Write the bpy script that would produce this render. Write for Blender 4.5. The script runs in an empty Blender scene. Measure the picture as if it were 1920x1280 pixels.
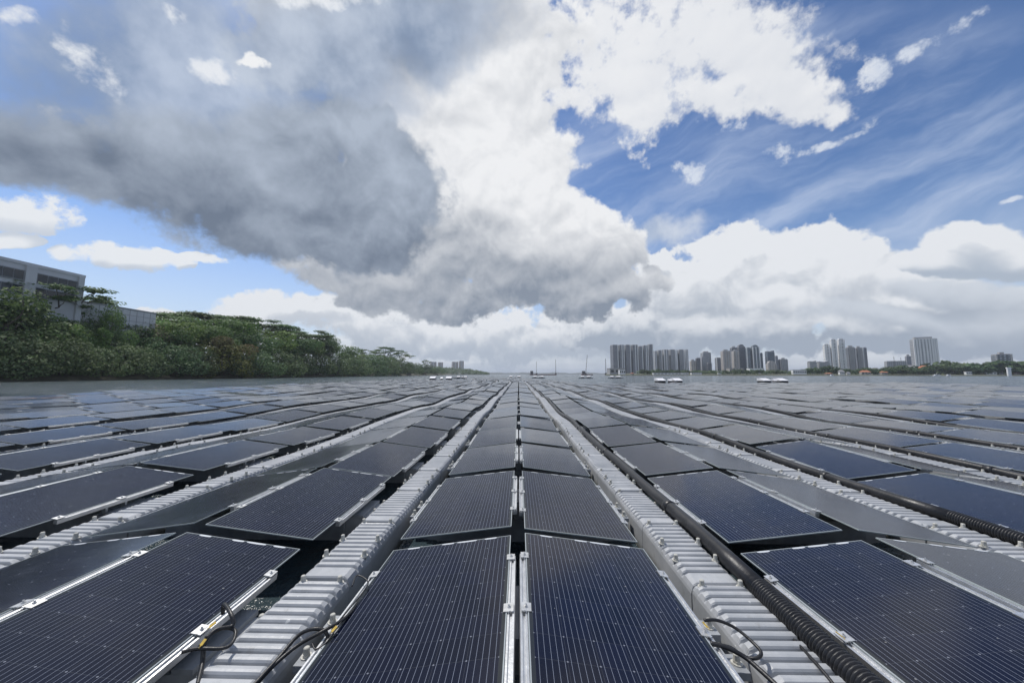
import bpy, bmesh, math, random
import numpy as np
from mathutils import Vector, Matrix, Euler
R = math.radians
scene = bpy.context.scene
COL = scene.collection

# ------------------------------------------------------------------ camera
CAM_Z = 1.86
PITCH, YAW = 5.42, 1.07            # degrees up, degrees left of the panel rows
cam_d = bpy.data.cameras.new('camera')
cam_d.sensor_width = 36.0
cam_d.lens = 12.19
cam_d.clip_start = 0.05
cam_d.clip_end = 20000
cam = bpy.data.objects.new('camera', cam_d)
COL.objects.link(cam)
cam.location = (0.0, 0.0, CAM_Z)
cam.rotation_euler = (R(90 + PITCH), 0, R(YAW))
scene.camera = cam

scene.view_settings.view_transform = 'Standard'
scene.view_settings.look = 'None'
scene.view_settings.gamma = 1.0
scene.view_settings.use_curve_mapping = False
scene.view_settings.exposure = -0.08
scene.cycles.max_bounces = 6
scene.cycles.transparent_max_bounces = 8
scene.cycles.volume_bounces = 0
scene.cycles.use_denoising = True

SUN_EL, SUN_AZ = 60.0, -48.0       # azimuth measured from +Y (ahead) towards +X (right)
sv = Vector((math.sin(R(SUN_AZ)) * math.cos(R(SUN_EL)), math.cos(R(SUN_AZ)) * math.cos(R(SUN_EL)), math.sin(R(SUN_EL))))
sun_d = bpy.data.lights.new('sun', 'SUN')
sun_d.energy = 3.8
sun_d.angle = R(1.5)
sun_d.color = (1.0, 0.96, 0.90)
sun = bpy.data.objects.new('sun', sun_d)
COL.objects.link(sun)
sun.location = sv * 60
sun.rotation_euler = sv.to_track_quat('Z', 'Y').to_euler()

F = 650.0                          # focal length in photo pixels
def ray(px, py):
    """world direction of a photo pixel"""
    v = Vector(((px - 960) / F, (640 - py) / F, -1.0))
    return (cam.rotation_euler.to_matrix() @ v).normalized()
def ground_at(px, depth):
    """ground position at a bearing and a distance ahead"""
    r = ray(px, 701.5)
    return Vector((r.x / r.y * depth, depth, 0.0))
def up_at(px, py, depth):
    """height above the water of what is seen at a bearing, at a distance ahead"""
    r = ray(px, py)
    return CAM_Z + r.z / r.y * depth
# ------------------------------------------------------------------ world: Nishita sky with procedural clouds
world = bpy.data.worlds.new('World')
scene.world = world
world.use_nodes = True
WT = world.node_tree
WT.nodes.clear()
class S:
    """a float or vector socket with arithmetic that builds math nodes"""
    def __init__(s, sock): s.s = sock
    def __add__(a, b): return mth('ADD', a, b)
    def __radd__(a, b): return mth('ADD', b, a)
    def __sub__(a, b): return mth('SUBTRACT', a, b)
    def __rsub__(a, b): return mth('SUBTRACT', b, a)
    def __mul__(a, b): return mth('MULTIPLY', a, b)
    def __rmul__(a, b): return mth('MULTIPLY', b, a)
    def __truediv__(a, b): return mth('DIVIDE', a, b)
TREE = [WT]
def nd(t): return TREE[0].nodes.new(t)
def put(sock, v):
    if isinstance(v, S): TREE[0].links.new(v.s, sock)
    else: sock.default_value = v
def mth(op, a, b=None, c=None, clamp=False):
    n = nd('ShaderNodeMath'); n.operation = op; n.use_clamp = clamp
    put(n.inputs[0], a)
    if b is not None: put(n.inputs[1], b)
    if c is not None: put(n.inputs[2], c)
    return S(n.outputs[0])
def vmth(op, a, b=None, scale=None):
    n = nd('ShaderNodeVectorMath'); n.operation = op
    put(n.inputs[0], a)
    if b is not None: put(n.inputs[1], b)
    if scale is not None: put(n.inputs['Scale'], scale)
    return S(n.outputs['Value'] if op in ('DOT_PRODUCT', 'LENGTH') else n.outputs[0])
def sep(v):
    n = nd('ShaderNodeSeparateXYZ'); put(n.inputs[0], v)
    return [S(o) for o in n.outputs]
def comb(x, y, z):
    n = nd('ShaderNodeCombineXYZ')
    for i, v in enumerate((x, y, z)): put(n.inputs[i], v)
    return S(n.outputs[0])
def noise(v, scale, detail=5, rough=0.55, dist=0.0, color=False, lac=2.0):
    n = nd('ShaderNodeTexNoise'); put(n.inputs['Vector'], v)
    n.inputs['Scale'].default_value = scale; n.inputs['Detail'].default_value = detail
    n.inputs['Roughness'].default_value = rough; n.inputs['Distortion'].default_value = dist
    n.inputs['Lacunarity'].default_value = lac
    return S(n.outputs[1 if color else 0])
def ridged(v, scale, detail=4, rough=0.6):
    n = nd('ShaderNodeTexNoise'); put(n.inputs['Vector'], v); n.noise_type = 'RIDGED_MULTIFRACTAL'; n.normalize = True
    n.inputs['Scale'].default_value = scale; n.inputs['Detail'].default_value = detail; n.inputs['Roughness'].default_value = rough
    return S(n.outputs[0])
def sstep(x, a, b):
    n = nd('ShaderNodeMapRange'); n.interpolation_type = 'SMOOTHSTEP'
    put(n.inputs[0], x); n.inputs[1].default_value = a; n.inputs[2].default_value = b
    return S(n.outputs[0])
def lin(x, a, b, c=0.0, d=1.0):
    n = nd('ShaderNodeMapRange'); put(n.inputs[0], x)
    n.inputs[1].default_value = a; n.inputs[2].default_value = b; n.inputs[3].default_value = c; n.inputs[4].default_value = d
    return S(n.outputs[0])
def mixc(f, a, b):
    n = nd('ShaderNodeMix'); n.data_type = 'RGBA'
    put(n.inputs[0], f); put(n.inputs[6], a); put(n.inputs[7], b)
    return S(n.outputs[2])
def plane_px(px, py):
    r = ray(px, py); return (r.x / r.y, r.z / r.y)
def blobs(g, lst, k=0.25):
    """smooth union of soft ellipses set at bearings: 1 in the middle, 0 at the nominal edge, negative outside"""
    out = None
    for (x, y, rx, ry, rot) in lst:
        u, v = plane_px(x, y)
        c, s = math.cos(R(rot)), math.sin(R(rot))
        ax, ay, bx, by = c * F / rx, s * F / rx, -s * F / ry, c * F / ry
        p = vmth('DOT_PRODUCT', g, (ax, ay, -(u * ax + v * ay)))
        q = vmth('DOT_PRODUCT', g, (bx, by, -(u * bx + v * by)))
        b = mth('MULTIPLY_ADD', p, p, q * q)
        out = b if out is None else mth('SMOOTH_MIN', out, b, k)
    return mth('MAXIMUM', 1.0 - out, -3.0)
tc = nd('ShaderNodeTexCoord')
dx0, dy0, dz0 = sep(S(tc.outputs['Generated']))
D = vmth('NORMALIZE', comb(dx0, dy0, mth('MAXIMUM', dz0, 0.004)))
SUNV = tuple(sv)
D2 = vmth('NORMALIZE', vmth('ADD', D, tuple(x * 0.030 for x in (sv * 0.5 + Vector((0, 0, 0.6))).normalized())))
def plane(d):
    x, y, z = sep(d)
    yy = mth('MAXIMUM', y, 0.12)
    return comb(x / yy, z / yy, 1.0), y, z
def warp(d):
    w = vmth('SUBTRACT', noise(d, 4.2, 5, 0.6, color=True), (0.5, 0.5, 0.5))
    g, y, z = plane(d)
    x_, y_, z_ = sep(w)
    return g, comb(x_, z_, 0.0), y, z
G0, W1, DY, DZ = warp(D)
H0, W2, _, _ = warp(D2)
def wg(a): return vmth('ADD', G0, vmth('SCALE', W1, scale=a)), vmth('ADD', H0, vmth('SCALE', W2, scale=a))
GA = wg(0.26); GB = wg(0.5); GS = wg(0.13)
n1 = noise(D, 7.5, 7, 0.60) - 0.5
rb = 0.5 - ridged(D, 13.0, 4, 0.55)
ls = [(noise(d, 9.0, 4, 0.55, 0.4) - 0.5) * 2.6 for d in (D, D2)]
n2 = noise(D, 3.0, 5, 0.55) - 0.5
n3 = noise(D, 30.0, 5, 0.65) - 0.5
FRONT = sstep(DY, 0.15, 0.40)
sky_n = nd('ShaderNodeTexSky')
sky_n.sky_type = 'NISHITA'; sky_n.sun_disc = False
sky_n.sun_elevation = R(SUN_EL); sky_n.sun_rotation = R(SUN_AZ)
sky_n.altitude = 0; sky_n.air_density = 1.0; sky_n.dust_density = 0.6; sky_n.ozone_density = 6.0
STR = 0.10
def C(r, g, b): return (r / STR, g / STR, b / STR, 1.0)
put(sky_n.inputs[0], D) if len(sky_n.inputs) else None
gm = nd('ShaderNodeGamma'); put(gm.inputs[0], S(sky_n.outputs[0])); gm.inputs[1].default_value = 1.17
col = mixc(1.0, S(gm.outputs[0]), S(gm.outputs[0]))
# --- high cirrus: long streaks fanning up to the right
gx, gy, gz = sep(G0)
cw = n2 * 0.30
ca, sa = math.cos(R(23)), math.sin(R(23))
cv = comb((gx * ca + gy * sa) * 0.55, (gy * ca - gx * sa + cw) * 3.4, 3.0)
ci = noise(cv, 1.7, 7, 0.60)
ci_reg = blobs(GA[0], [(1500, 330, 600, 330, 15), (1250, 380, 330, 180, 0)])
cia = sstep(ci, 0.36, 0.80) * sstep(ci_reg, -0.3, 0.7)
col = mixc(cia * 0.75, col, C(0.66, 0.75, 0.92))
# --- small torn ribbons and wisps in the blue
wi = blobs(GS[0], [(1640, 130, 42, 26, 50), (1700, 98, 70, 16, 25), (1800, 50, 90, 20, 30), (1470, 290, 52, 20, 15), (1560, 262, 85, 10, 24), (1622, 222, 24, 12, 40),
                (1510, 185, 34, 14, 20), (1300, 320, 36, 24, -30), (1375, 240, 26, 14, 10), (1905, 365, 30, 6, 10)], 0.05)
wf = wi * 0.50 + mth('MINIMUM', wi + 1.6, 0.0) * 3.0 + n3 * 2.8 + n1 * 1.6
col = mixc(sstep(wf, -0.05, 0.9) * 0.8, col, C(0.80, 0.85, 0.93))
def vy(y): return (701.5 - y) / F
def cumulus(col, lst, namp, ramp, a0, a1, base, gain, dark, white, k=0.25, extra=None, g=GA, n3amp=0.0, hi=1.0, grad=None, bw=1.0):
    """one cloud layer: ragged edge from fine noise, light and shade from the density a step towards the sun, greyer towards its base"""
    b1 = blobs(g[0], lst, k); b2 = blobs(g[1], lst, k)
    fa = (b1 * bw + mth('MINIMUM', b1 + 1.9, 0.0) * 3.0 if bw < 1 else b1) + n1 * namp + rb * ramp
    if n3amp: fa = fa + n3 * n3amp
    a = sstep(fa, a0, a1)
    br = mth('TANH', (b1 + ls[0] - b2 - ls[1]) * gain) * 0.45 + base
    if grad: br = br + lin(gy, vy(grad[0]), vy(grad[1]), grad[2], grad[3])
    if extra is not None: br = br + extra(fa)
    br = mth('ADD', br, 0.0, clamp=True)
    return mixc(a * hi if hi < 1 else a, col, mixc(br, dark, white))
WHITE = C(0.85, 0.875, 0.915)
# --- pale haze low over the horizon
col = mixc(lin(DZ, 0.0, 0.32, 0.92, 0.0), col, C(0.72, 0.78, 0.87))
# --- thin grey sheets and small puffs low over the horizon
bstr = noise(comb(gx * 1.0, gy * 9.0, 1.0), 2.4, 6, 0.62) - 0.5
sh = bstr * 3.0 + n1 * 1.2 + lin(gy, 0.02, 0.24, 1.1, -0.9)
col = mixc(sstep(sh, -0.2, 0.7) * 0.9, col, mixc(sstep(bstr + n1 * 0.8, -0.16, 0.18), C(0.58, 0.635, 0.71), C(0.86, 0.89, 0.93)))
# --- cumulus rows along the horizon, far to near
row1 = [(420, 610, 130, 16, 0), (560, 592, 130, 26, 0), (640, 580, 70, 26, 0), (720, 610, 110, 40, 0), (840, 622, 90, 36, 0), (940, 640, 80, 34, 0), (1040, 628, 80, 40, 0), (1130, 630, 70, 36, 0), (1200, 640, 60, 30, 0), (310, 596, 60, 9, 0), (200, 625, 60, 8, 0)]
col = cumulus(col, row1, 3.4, 2.4, -0.3, 0.7, 0.66, 2.2, C(0.46, 0.52, 0.61), WHITE, n3amp=1.8, grad=(680, 580, -0.35, 0.20))
row2 = [(1190, 600, 90, 44, 0), (1270, 560, 80, 60, 0), (1252, 497, 34, 24, 0), (1350, 550, 110, 70, 0), (1420, 520, 90, 62, 0), (1520, 500, 90, 54, 0), (1580, 540, 110, 70, 0), (1480, 580, 220, 50, 0), (1660, 580, 120, 44, 0), (1730, 560, 90, 40, 0), (1600, 625, 330, 36, 0), (1350, 625, 200, 36, 0), (1880, 600, 140, 44, 0)]
col = cumulus(col, row2, 3.0, 3.4, -0.10, 0.55, 0.70, 2.2, C(0.38, 0.44, 0.53), WHITE, n3amp=1.3, grad=(640, 500, -0.36, 0.20))
row3 = [(1830, 455, 80, 36, 0), (1780, 485, 80, 24, 0), (1890, 480, 80, 30, 0), (1815, 432, 40, 24, 0)]
col = cumulus(col, row3, 3.4, 3.0, -0.1, 0.7, 0.72, 1.8, C(0.45, 0.52, 0.62), WHITE, n3amp=1.0, grad=(515, 430, -0.30, 0.25), g=GS)
row4 = [(1790, 545, 130, 26, 0), (1880, 600, 130, 40, 0), (1700, 610, 160, 26, 0)]
col = cumulus(col, row4, 3.0, 1.0, -0.3, 0.9, 0.40, 0.6, C(0.36, 0.42, 0.51), C(0.72, 0.77, 0.84), hi=0.9)
# --- small fair-weather puffs low on the left
puffs = [(50, 395, 75, 28, -6), (20, 452, 46, 12, 0), (245, 487, 80, 16, -6), (165, 476, 50, 18, 0), (380, 490, 44, 6, -8), (190, 355, 18, 10, 0)]
col = cumulus(col, puffs, 4.6, 3.0, 0.35, 1.35, 0.74, 1.0, C(0.50, 0.57, 0.68), C(0.86, 0.89, 0.93), k=0.1, n3amp=2.6, bw=0.5, g=GS, grad=(510, 370, -0.1, 0.1))
# --- great white cloud, top centre to right
topw = [(1250, 50, 260, 120, 0), (1400, 90, 120, 100, 25), (1160, 130, 120, 90, 0), (1190, 215, 90, 45, 0), (1320, 195, 120, 50, 0), (1440, 165, 80, 50, 0), (1050, 190, 80, 36, 30), (1240, -100, 360, 110, 0), (985, 90, 60, 80, 0)]
col = cumulus(col, topw, 4.0, 1.0, -0.45, 1.05, 0.90, 0.35, C(0.48, 0.54, 0.65), C(0.88, 0.895, 0.925), n3amp=2.4, extra=lambda f: n2 * 0.5 + n1 * 0.12, g=GB)
# --- soft grey scrap drifting right of the mass
sg = blobs(GA[0], [(1230, 428, 100, 36, 10), (1130, 440, 90, 40, 0)], 0.3) + n1 * 2.0 + n3 * 0.4
col = mixc(sstep(sg, -0.4, 1.2) * 0.75, col, mixc(sstep(n1, -0.15, 0.2), C(0.50, 0.57, 0.68), C(0.80, 0.84, 0.90)))
# --- towering white mass in the middle, grey towards its flat base
mass = [(830, 170, 180, 150, 0), (820, 300, 190, 120, 0), (760, 60, 260, 120, 0), (955, 130, 50, 100, 0), (900, 380, 140, 90, 0), (985, 395, 70, 70, 0), (1000, 480, 170, 80, 0), (1060, 535, 160, 40, 0), (850, 510, 250, 66, 0)]
def mshade(f1):
    shade = blobs(GA[0], [(1010, 545, 330, 100, 0), (740, 510, 270, 110, 0), (690, 30, 280, 150, 0)], 0.5)
    return sstep(shade, -0.9, 1.1) * -0.66 + n1 * 0.55 + n2 * 0.4
col = cumulus(col, mass, 2.2, 2.6, -0.05, 0.55, 0.88, 0.8, C(0.25, 0.295, 0.37), C(0.92, 0.93, 0.95), extra=mshade, n3amp=0.7)
# --- thin grey-blue veil over the upper left
veil = [(250, 130, 430, 250, 0), (520, 180, 330, 220, 0), (760, 40, 250, 150, 0), (100, -120, 700, 160, 0), (700, -120, 500, 160, 0)]
vf = blobs(GB[0], veil, 0.4) + n1 * 2.0 + n2 * 1.4
holes = blobs(GA[0], [(175, 120, 100, 36, -42), (130, 215, 70, 18, -28), (340, 35, 34, 12, -40), (40, 30, 50, 18, 0), (570, 0, 100, 22, -4), (400, 135, 50, 18, -20)], 0.05)
vcol = mixc(sstep(n2 + n1 * 0.9, -0.22, 0.26), C(0.22, 0.30, 0.45), C(0.55, 0.625, 0.75))
col = mixc(sstep(vf, -0.35, 0.9) * 0.92, col, vcol)
hf = holes * 0.5 + mth('MINIMUM', holes + 1.2, 0.0) * 3.0 + n1 * 3.0 + n3 * 1.8
col = mixc(sstep(hf, -0.3, 0.9), col, C(0.84, 0.87, 0.92))
# --- the dark cloud shelf, left to centre
dark = [(60, 255, 260, 100, -8), (280, 290, 240, 110, -10), (480, 360, 250, 135, -15), (650, 395, 190, 112, 0), (728, 360, 112, 125, 0), (690, 262, 70, 66, 0), (560, 250, 180, 80, 0), (-150, 250, 250, 120, 0)]
df = blobs(GA[0], dark, 0.4) + n1 * 1.7 + rb * 0.8 + n3 * 0.5
dshade = blobs(GA[0], [(100, 305, 330, 56, -8), (430, 425, 230, 46, -25), (640, 470, 220, 40, 0), (330, 350, 220, 60, -18)], 0.5)
dsoft = lin(blobs(G0, [(170, 130, 480, 150, -5)]), -0.6, 0.7, 0.60, 1.4)
da = mth('DIVIDE', df + 0.1, dsoft, clamp=True)
dcol = mixc(mth('ADD', 0.50 + n1 * 1.5 + rb * 0.3 + n2 * 0.7 + lin(gy, vy(480), vy(160), -0.16, 0.16) + mth('TANH', (ls[0] - ls[1]) * 3.0) * 0.14 - sstep(dshade, -1.2, 0.9) * 0.34, 0.0, clamp=True), C(0.155, 0.197, 0.270), C(0.455, 0.522, 0.63))
col = mixc(sstep(da, 0.0, 1.0), col, dcol)
# --- one bright scrap of cumulus in front of the veil
scrap = blobs(GA[0], [(487, 118, 40, 17, 0), (478, 110, 22, 16, 0)], 0.1) * 0.8 + n1 * 1.5 + n3 * 1.6
col = mixc(sstep(scrap, 0.0, 0.6), col, C(0.93, 0.94, 0.955))
# --- the rest of the sky (beside and behind the camera) goes on with the same broken cloud
gcol = mixc(sstep(n1 + n2, -0.2, 0.25), C(0.38, 0.43, 0.52), WHITE)
col = mixc((1.0 - FRONT) * sstep(n2 * 2.0 + n1, -0.1, 0.2), col, gcol)
bg = nd('ShaderNodeBackground'); put(bg.inputs[0], col); bg.inputs[1].default_value = STR
wo = nd('ShaderNodeOutputWorld'); WT.links.new(bg.outputs[0], wo.inputs[0])
world.cycles.sampling_method = 'MANUAL'
world.cycles.sample_map_resolution = 256
# ------------------------------------------------------------------ material and mesh helpers
def new_mat(name):
    m = bpy.data.materials.new(name); m.use_nodes = True
    TREE[0] = m.node_tree
    p = m.node_tree.nodes['Principled BSDF']
    return m, p
def oc(kind='Object'):
    return S(nd('ShaderNodeTexCoord').outputs[kind])
def bump(p, h, strength, dist):
    b = nd('ShaderNodeBump'); b.inputs['Strength'].default_value = strength; b.inputs['Distance'].default_value = dist
    put(b.inputs['Height'], h); TREE[0].links.new(b.outputs[0], p.inputs['Normal'])
def simple(name, c, rough=0.6, metal=0.0, var=0.15, scale=6.0, bmp=0.0, coord='Object', rvar=0.0, spec=0.5):
    """plain surface with uneven tone and fine relief"""
    m, p = new_mat(name)
    v = oc(coord)
    n = noise(v, scale, 6, 0.62)
    lo = tuple(x * (1 - var) for x in c) + (1,); hi = tuple(min(1, x * (1 + var)) for x in c) + (1,)
    put(p.inputs['Base Color'], mixc(sstep(n, 0.3, 0.7), lo, hi))
    p.inputs['Metallic'].default_value = metal
    p.inputs['Specular IOR Level'].default_value = spec
    if rvar: put(p.inputs['Roughness'], lin(n, 0.3, 0.7, rough - rvar, rough + rvar))
    else: p.inputs['Roughness'].default_value = rough
    if bmp: bump(p, noise(v, scale * 7, 4), bmp, 0.01)
    return m
M = {}
def me_obj(name, me, parent=None, mat=None, loc=(0, 0, 0), rot=(0, 0, 0)):
    o = bpy.data.objects.new(name, me); COL.objects.link(o)
    o.location = loc; o.rotation_euler = rot
    if parent is not None: o.parent = parent
    return o
def pydata(name, vs, fs, mat, smooth=False):
    me = bpy.data.meshes.new(name); me.from_pydata(vs, [], fs); me.update()
    if mat is not None: me.materials.append(mat)
    if smooth:
        me.polygons.foreach_set('use_smooth', [True] * len(me.polygons))
    return me
class MB:
    """collects simple shapes into one mesh"""
    def __init__(s): s.v = []; s.f = []
    def box(s, x0, x1, y0, y1, z0, z1, m=None):
        b = len(s.v)
        for x, y, z in ((x0,y0,z0),(x1,y0,z0),(x1,y1,z0),(x0,y1,z0),(x0,y0,z1),(x1,y0,z1),(x1,y1,z1),(x0,y1,z1)):
            p = Vector((x, y, z)); s.v.append(tuple(m @ p if m else p))
        for q in ((0,3,2,1),(4,5,6,7),(0,1,5,4),(1,2,6,5),(2,3,7,6),(3,0,4,7)): s.f.append([b + i for i in q])
        return s
    def cyl(s, c, r, h, n=10, r2=None, m=None):
        b = len(s.v); r2 = r if r2 is None else r2
        for k in range(2):
            for i in range(n):
                a = 2 * math.pi * i / n; rr = r if k == 0 else r2
                p = Vector((c[0] + rr * math.cos(a), c[1] + rr * math.sin(a), c[2] + k * h)); s.v.append(tuple(m @ p if m else p))
        for i in range(n): j = (i + 1) % n; s.f.append([b + i, b + j, b + n + j, b + n + i])
        s.f.append([b + n + i for i in range(n)]); s.f.append([b + i for i in reversed(range(n))])
        return s
    def prism(s, poly, z0, z1, m=None):
        b = len(s.v); n = len(poly)
        for z in (z0, z1):
            for x, y in poly:
                p = Vector((x, y, z)); s.v.append(tuple(m @ p if m else p))
        for i in range(n): j = (i + 1) % n; s.f.append([b + i, b + j, b + n + j, b + n + i])
        s.f.append([b + n + i for i in range(n)]); s.f.append([b + i for i in reversed(range(n))])
        return s
    def tube(s, pts, rad, n=8, cap=True):
        """tube along points; rad a number or one per point"""
        pts = [Vector(p) for p in pts]; b = len(s.v); up = None
        for i, p in enumerate(pts):
            t = (pts[min(i + 1, len(pts) - 1)] - pts[max(i - 1, 0)]).normalized()
            if up is None: up = Vector((0, 0, 1)) if abs(t.z) < 0.9 else Vector((1, 0, 0))
            a = t.cross(up).normalized(); u = a.cross(t).normalized(); up = u
            r = rad[i] if hasattr(rad, '__len__') else rad
            for k in range(n):
                w = 2 * math.pi * k / n
                s.v.append(tuple(p + a * (r * math.cos(w)) + u * (r * math.sin(w))))
        for i in range(len(pts) - 1):
            for k in range(n):
                j = (k + 1) % n
                s.f.append([b + i * n + k, b + i * n + j, b + (i + 1) * n + j, b + (i + 1) * n + k])
        if cap:
            s.f.append([b + k for k in reversed(range(n))]); s.f.append([b + (len(pts) - 1) * n + k for k in range(n)])
        return s
    def mesh(s, name, mat, smooth=False): return pydata(name, s.v, s.f, mat, smooth)
    def obj(s, name, mat, parent=None, loc=(0, 0, 0), rot=(0, 0, 0), smooth=False):
        return me_obj(name, s.mesh(name, mat, smooth), parent, None, loc, rot)
def tag(o, label=None, cat=None, group=None, kind=None):
    if label: o['label'] = label
    if cat: o['category'] = cat
    if group: o['group'] = group
    if kind: o['kind'] = kind
    return o
def empty(name, loc=(0, 0, 0), rz=0.0):
    o = bpy.data.objects.new(name, None); COL.objects.link(o); o.location = loc; o.rotation_euler = (0, 0, rz); o.empty_display_size = 0.2
    return o
def smooth_pts(ctrl, n=8):
    """Catmull-Rom through control points"""
    P = [Vector(p) for p in ctrl]; P = [P[0] * 2 - P[1]] + P + [P[-1] * 2 - P[-2]]; out = []
    for i in range(1, len(P) - 2):
        for k in range(n):
            t = k / n; a, b, c, d = P[i - 1], P[i], P[i + 1], P[i + 2]
            out.append(0.5 * ((2 * b) + (c - a) * t + (2 * a - 5 * b + 4 * c - d) * t * t + (3 * b - a - 3 * c + d) * t ** 3))
    out.append(P[-2]); return out
ONES = ['', 'first', 'second', 'third', 'fourth', 'fifth', 'sixth', 'seventh', 'eighth', 'ninth', 'tenth', 'eleventh', 'twelfth', 'thirteenth', 'fourteenth', 'fifteenth', 'sixteenth', 'seventeenth', 'eighteenth', 'nineteenth']
def ordinal(n):
    if n < 20: return ONES[n]
    t = {2: 'twent', 3: 'thirt', 4: 'fort', 5: 'fift', 6: 'sixt'}[n // 10]
    return t + 'ieth' if n % 10 == 0 else t + 'y-' + ONES[n % 10]

# ------------------------------------------------------------------ materials of the solar field
m, p = new_mat('solar_glass'); M['panel'] = m
uv = S(nd('ShaderNodeUVMap').outputs[0]); ux, uy, _u = sep(uv)       # metres from the panel's middle
def saw(x, period): return mth('ABSOLUTE', mth('FRACT', x / period + 0.5) - 0.5) * period   # distance to nearest multiple
bus = saw(ux + 0.0157, 0.0314)
inside = mth('LESS_THAN', mth('ABSOLUTE', ux), 0.474) * mth('LESS_THAN', mth('ABSOLUTE', uy), 0.946)
line = mth('LESS_THAN', bus, 0.0009) * inside
gapx = saw(ux, 0.158); gapy = saw(uy, 0.1575)
corner = mth('LESS_THAN', gapx + gapy, 0.0055) * inside
gap = mth('LESS_THAN', mth('MINIMUM', gapx, gapy), 0.0011) * inside
# one cell differs a little in tone from the next
cellid = comb(mth('FLOOR', ux / 0.158), mth('FLOOR', uy / 0.1575), 0.0)
wn = nd('ShaderNodeTexWhiteNoise'); put(wn.inputs['Vector'], vmth('ADD', cellid, S(nd('ShaderNodeObjectInfo').outputs['Random'])))
cellc = mixc(S(wn.outputs['Value']), (0.0024, 0.0038, 0.0130, 1), (0.0038, 0.0056, 0.0190, 1))
c0 = mixc(inside, (0.022, 0.026, 0.03, 1), cellc)
c0 = mixc(gap * 0.6, c0, (0.05, 0.055, 0.065, 1))
c0 = mixc(line, c0, (0.21, 0.235, 0.295, 1))
c0 = mixc(corner * 0.7, c0, (0.26, 0.28, 0.33, 1))
rim_glint = mth('GREATER_THAN', mth('MAXIMUM', mth('ABSOLUTE', ux) - 0.4935, mth('ABSOLUTE', uy) - 0.9585), 0.0)
c0 = mixc(rim_glint, c0, (0.34, 0.37, 0.38, 1))  # glint of the cut glass edge, painted as a pale outer border
gp = S(nd('ShaderNodeNewGeometry').outputs['Position'])
dust = sstep(noise(gp, 2.2, 7, 0.68), 0.42, 0.85)
spots = mth('GREATER_THAN', noise(gp, 23.0, 2, 0.5), 0.765)
streak = sstep(noise(comb(ux * 3.0, uy * 26.0, S(nd('ShaderNodeObjectInfo').outputs['Random']) * 40.0), 1.6, 5, 0.65), 0.55, 0.80) * sstep(mth('ABSOLUTE', ux), 0.1, 0.5)
c0 = mixc(dust * 0.007 + streak * 0.008, c0, (0.45, 0.45, 0.43, 1))
c0 = mixc(spots * 0.35, c0, (0.5, 0.5, 0.47, 1))
put(p.inputs['Base Color'], c0)
put(p.inputs['Roughness'], lin(dust + streak, 0.0, 1.4, 0.13, 0.24))
p.inputs['IOR'].default_value = 1.33
p.inputs['Specular IOR Level'].default_value = 0.5
bump(p, noise(gp, 1.6, 2), 0.10, 0.02)
M['panel_edge'] = simple('glass_edge', (0.30, 0.34, 0.34), 0.25, var=0.1)
M['alu'] = simple('aluminium', (0.62, 0.63, 0.64), 0.42, 0.85, 0.12, 9.0, 0.15)
M['steel'] = simple('steel_clamp', (0.66, 0.66, 0.65), 0.36, 0.8, 0.18, 20.0)
M['strip'] = simple('silver_strip', (0.62, 0.64, 0.66), 0.35, 0.2, 0.1, 20.0)
# weathered grey polyethylene
m, p = new_mat('grey_polyethylene'); M['float'] = m
v = S(nd('ShaderNodeNewGeometry').outputs['Position'])
n = noise(v, 3.0, 7, 0.66); n_f = noise(v, 45.0, 5, 0.7)
stain = sstep(noise(v, 9.0, 6, 0.72), 0.56, 0.74)
c0 = mixc(sstep(n, 0.3, 0.7), (0.315, 0.33, 0.346, 1), (0.42, 0.43, 0.442, 1))
c0 = mixc(stain * 0.55, c0, (0.19, 0.19, 0.18, 1))
drop = mth('GREATER_THAN', noise(v, 21.0, 1, 0.4), 0.80)
c0 = mixc(drop * 0.8, c0, (0.72, 0.72, 0.70, 1))
zx, zy, zz = sep(v)
algae = sstep(n_f * 0.10 + n * 0.14 - zz, 0.0, 0.10)
c0 = mixc(algae * 0.85, c0, (0.05, 0.052, 0.035, 1))
scuff = sstep(noise(comb(zx * 2.0, zy * 14.0, zz), 7.0, 5, 0.7), 0.60, 0.72)
c0 = mixc(scuff * 0.22, c0, (0.56, 0.565, 0.57, 1))
put(p.inputs['Base Color'], c0)
put(p.inputs['Roughness'], lin(n_f, 0.3, 0.7, 0.42, 0.60))
bump(p, n_f, 0.10, 0.01)
M['pin'] = simple('pin_plastic', (0.50, 0.49, 0.44), 0.5, 0.0, 0.2, 30.0)
M['support'] = simple('support_polyethylene', (0.27, 0.285, 0.30), 0.5, 0.0, 0.2, 4.0, 0.1)
M['black'] = simple('black_rubber', (0.013, 0.013, 0.014), 0.42, 0.0, 0.4, 14.0, 0.2)
M['hose'] = simple('black_conduit', (0.012, 0.012, 0.0135), 0.40, 0.0, 0.45, 5.0, 0.25, rvar=0.1)
M['beam'] = simple('dark_beam', (0.020, 0.021, 0.022), 0.6, 0.0, 0.3, 5.0)
M['yellow'] = simple('yellow_tag', (0.62, 0.42, 0.06), 0.5, 0.0, 0.15, 30.0)
M['white_box'] = simple('white_cabinet', (0.80, 0.79, 0.80), 0.4, 0.0, 0.05, 2.0)
M['boom'] = simple('boom_orange', (0.20, 0.075, 0.045), 0.6, 0.0, 0.4, 1.2)
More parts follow.
